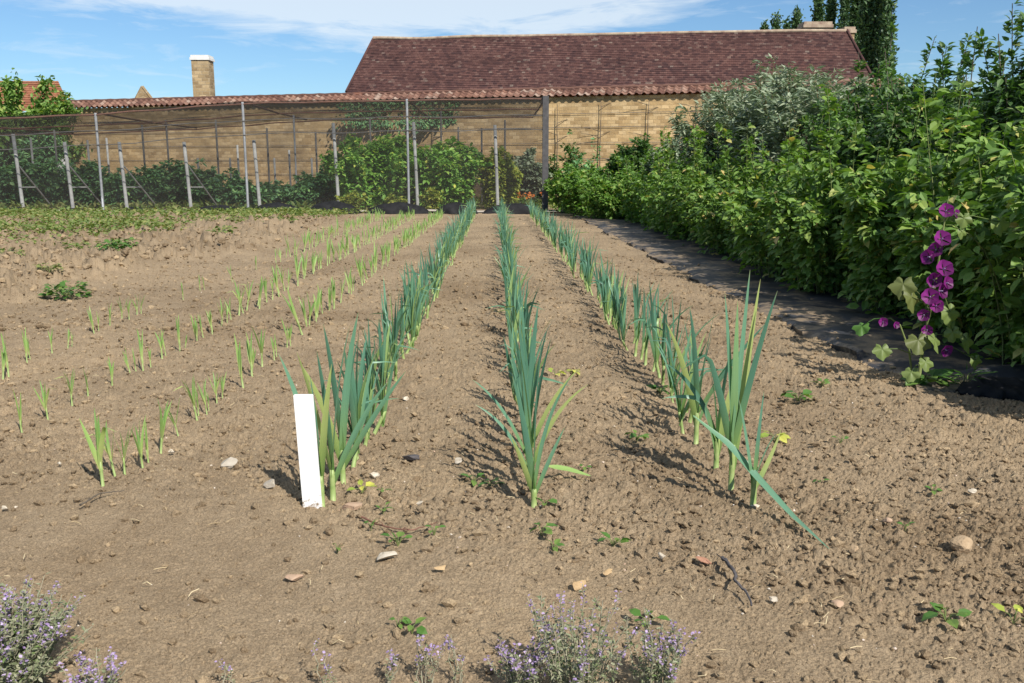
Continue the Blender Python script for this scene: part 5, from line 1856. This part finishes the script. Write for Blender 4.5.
# orange-roofed shed behind the tree
sh = empty('outhouse', (0, 0, 0))
tag(sh, 'outhouse with an orange tiled roof half hidden behind the tree', 'outbuilding')
Ys = 56.0
a_, b_, c_, d_ = at(-120, 112, Ys), at(72, 112, Ys), at(58, 80, Ys + 4), at(-120, 80, Ys + 4)
courses(a_, b_, c_, d_, 14, 0.05).build('roof', M['orange_tile'], sh)
g = uv_box((a_[0] + .3, Ys + .3, -.3), (b_[0] - .3, Ys + 7, a_[2]))
g.build('wall', M['render_white'], sh)

# ------------------------------------------------------------------ trees beyond
def tree_tall(name, px, pytop, Y, wpx, mat, label, seed, group=None, n=5200, z0=2.0, leaf=0.55):
    r = np.random.default_rng(seed)
    b = at(px, 172, Y)
    H = top_z(px, pytop, Y)
    w = wpx / 2 * Y / FPX
    root = empty(name, (b[0], Y, -0.2))
    g = Geo()
    g.tube([(0, 0, -.3), (0.05, 0, H * .4), (0, 0.05, H * .8), (0, 0, H * .97)], [H * .018, H * .014, H * .006, H * .002], 7)
    # steep limbs hugging the trunk
    nb = 46
    bz = z0 + (H * 0.9 - z0) * np.sort(r.random(nb))
    baz = r.uniform(0, 6.28, nb)
    tips, roots = [], []
    for i in range(nb):
        f = bz[i] / H
        prof = w * (0.55 + 0.45 * math.sin(min(1, f / 0.45) * math.pi / 2)) * (1 - max(0, (f - 0.45) / 0.55) ** 1.6) * r.uniform(.75, 1.1)
        ln = (1.8 + 0.16 * H) * (1 - 0.6 * f)
        tip = np.array([math.cos(baz[i]) * prof, math.sin(baz[i]) * prof, min(bz[i] + ln, H * 0.99)])
        rt_ = np.array([0, 0, bz[i]])
        g.tube([rt_, (rt_ + tip) / 2 + np.array([tip[0] * .25, tip[1] * .25, 0]), tip], [H * .004, H * .003, H * .001], 4, cap=False)
        tips.append(tip)
        roots.append(rt_)
    g.build('trunk', M['bark'], root, smooth=True)
    tips, roots = np.array(tips), np.array(roots)
    k = r.integers(0, nb, n)
    t = 0.15 + 0.9 * r.random(n)
    P = roots[k] + (tips[k] - roots[k]) * t[:, None]
    P[:, :2] += (tips[k] - roots[k])[:, :2] * (0.25 * np.sin(np.clip(t, 0, 1) * math.pi))[:, None]
    P += r.normal(0, 1, (n, 3)) * np.array([w * .13 + .08, w * .13 + .08, .35])
    D = r.normal(0, .8, (n, 3)) + np.array([0, 0, .9])
    N = r.normal(0, 1, (n, 3)) + nrm(P * np.array([1, 1, 0])) * .6 + np.array([0, 0, .5])
    L = leaf * r.uniform(.5, 1.2, n)
    g = Geo()
    leaf_cloud(g, P, D, N, L, L * .62, 'ovate')
    g.build('crown', mat, root)
    tag(root, label, 'tree', group)


PG = 'poplars behind the barn'
for i, (px, t, Y, w, lab) in enumerate([
    (757, 24, 120, 8, 'lowest poplar tip just showing over the roof ridge'),
    (768, 13, 118, 12, 'small poplar tip standing alone over the roof ridge'),
    (789, 4, 112, 15, 'poplar tip second along over the roof ridge'),
    (779, 20, 122, 9, 'tiny poplar tip between two larger tips over the ridge'),
    (808, -8, 104, 14, 'slim poplar just before the barn chimney'),
    (821, -6, 100, 13, 'slim poplar right behind the barn chimney'),
    (835, -14, 98, 14, 'slim poplar between the chimney and the broad poplars'),
    (850, -24, 92, 20, 'broad dark poplar over the end of the barn roof'),
    (862, -34, 88, 24, 'broadest poplar, cut off by the top of the picture'),
    (876, -22, 86, 14, 'broad poplar at the open sky side of the group'),
]):
    tree_tall('poplar_tree', px, t, Y, w, M['poplar'], lab, 4000 + i, PG, n=5200 if w < 16 else 12000, z0=1.5, leaf=0.42)

# leafy tree at the left, in front of the orange roof
def crown_tree(name, px, Y, top, wpx, mat, label, seed, n=6000, leaf=0.2, trunk_h=1.5):
    r = np.random.default_rng(seed)
    b = at(px, 172, Y)
    H = top_z(px, top, Y)
    w = wpx / 2 * Y / FPX
    root = empty(name, (b[0], Y, 0))
    g = Geo()
    g.tube([(0, 0, -.2), (.05, .03, trunk_h * .6), (0, 0, trunk_h)], [.16, .13, .11], 8)
    tips = []
    for i in range(60):
        a = r.uniform(0, 6.28)
        q = math.sqrt(r.random())
        el = r.uniform(.25, 1)
        tip = np.array([math.cos(a) * q * w, math.sin(a) * q * w * .8, trunk_h + (H - trunk_h) * (el * (1 - .45 * q * q))])
        mid = tip * np.array([.45, .45, 0]) + np.array([0, 0, trunk_h + (tip[2] - trunk_h) * .45])
        g.tube([(0, 0, trunk_h * .95), mid, tip], [.05, .03, .008], 5, cap=False)
        tips.append((mid, tip))
    g.build('trunk', M['bark'], root, smooth=True)
    k = r.integers(0, 60, n)
    t = r.random(n) ** .6
    A = np.array([x[0] for x in tips])[k]
    B = np.array([x[1] for x in tips])[k]
    P = A + (B - A) * t[:, None] + r.normal(0, .16, (n, 3))
    D = r.normal(0, 1, (n, 3)) + np.array([0, 0, .2])
    N = np.array([0, 0, 1.]) + r.normal(0, .5, (n, 3))
    L = leaf * r.uniform(.6, 1.2, n)
    g = Geo()
    leaf_cloud(g, P, D, N, L, L * .6)
    g.build('crown', mat, root)
    tag(root, label, 'tree')


crown_tree('apple_tree', 16, 46.5, 64, 140, M['rasp'], 'leafy green tree in front of the orange roof beside the wall end', 51, n=17000, leaf=.27)
crown_tree('distant_tree', 951, 150.0, 70, 16, M['poplar'], 'tiny distant round tree against the sky between apple shoots', 52, n=1500, leaf=.6, trunk_h=6)
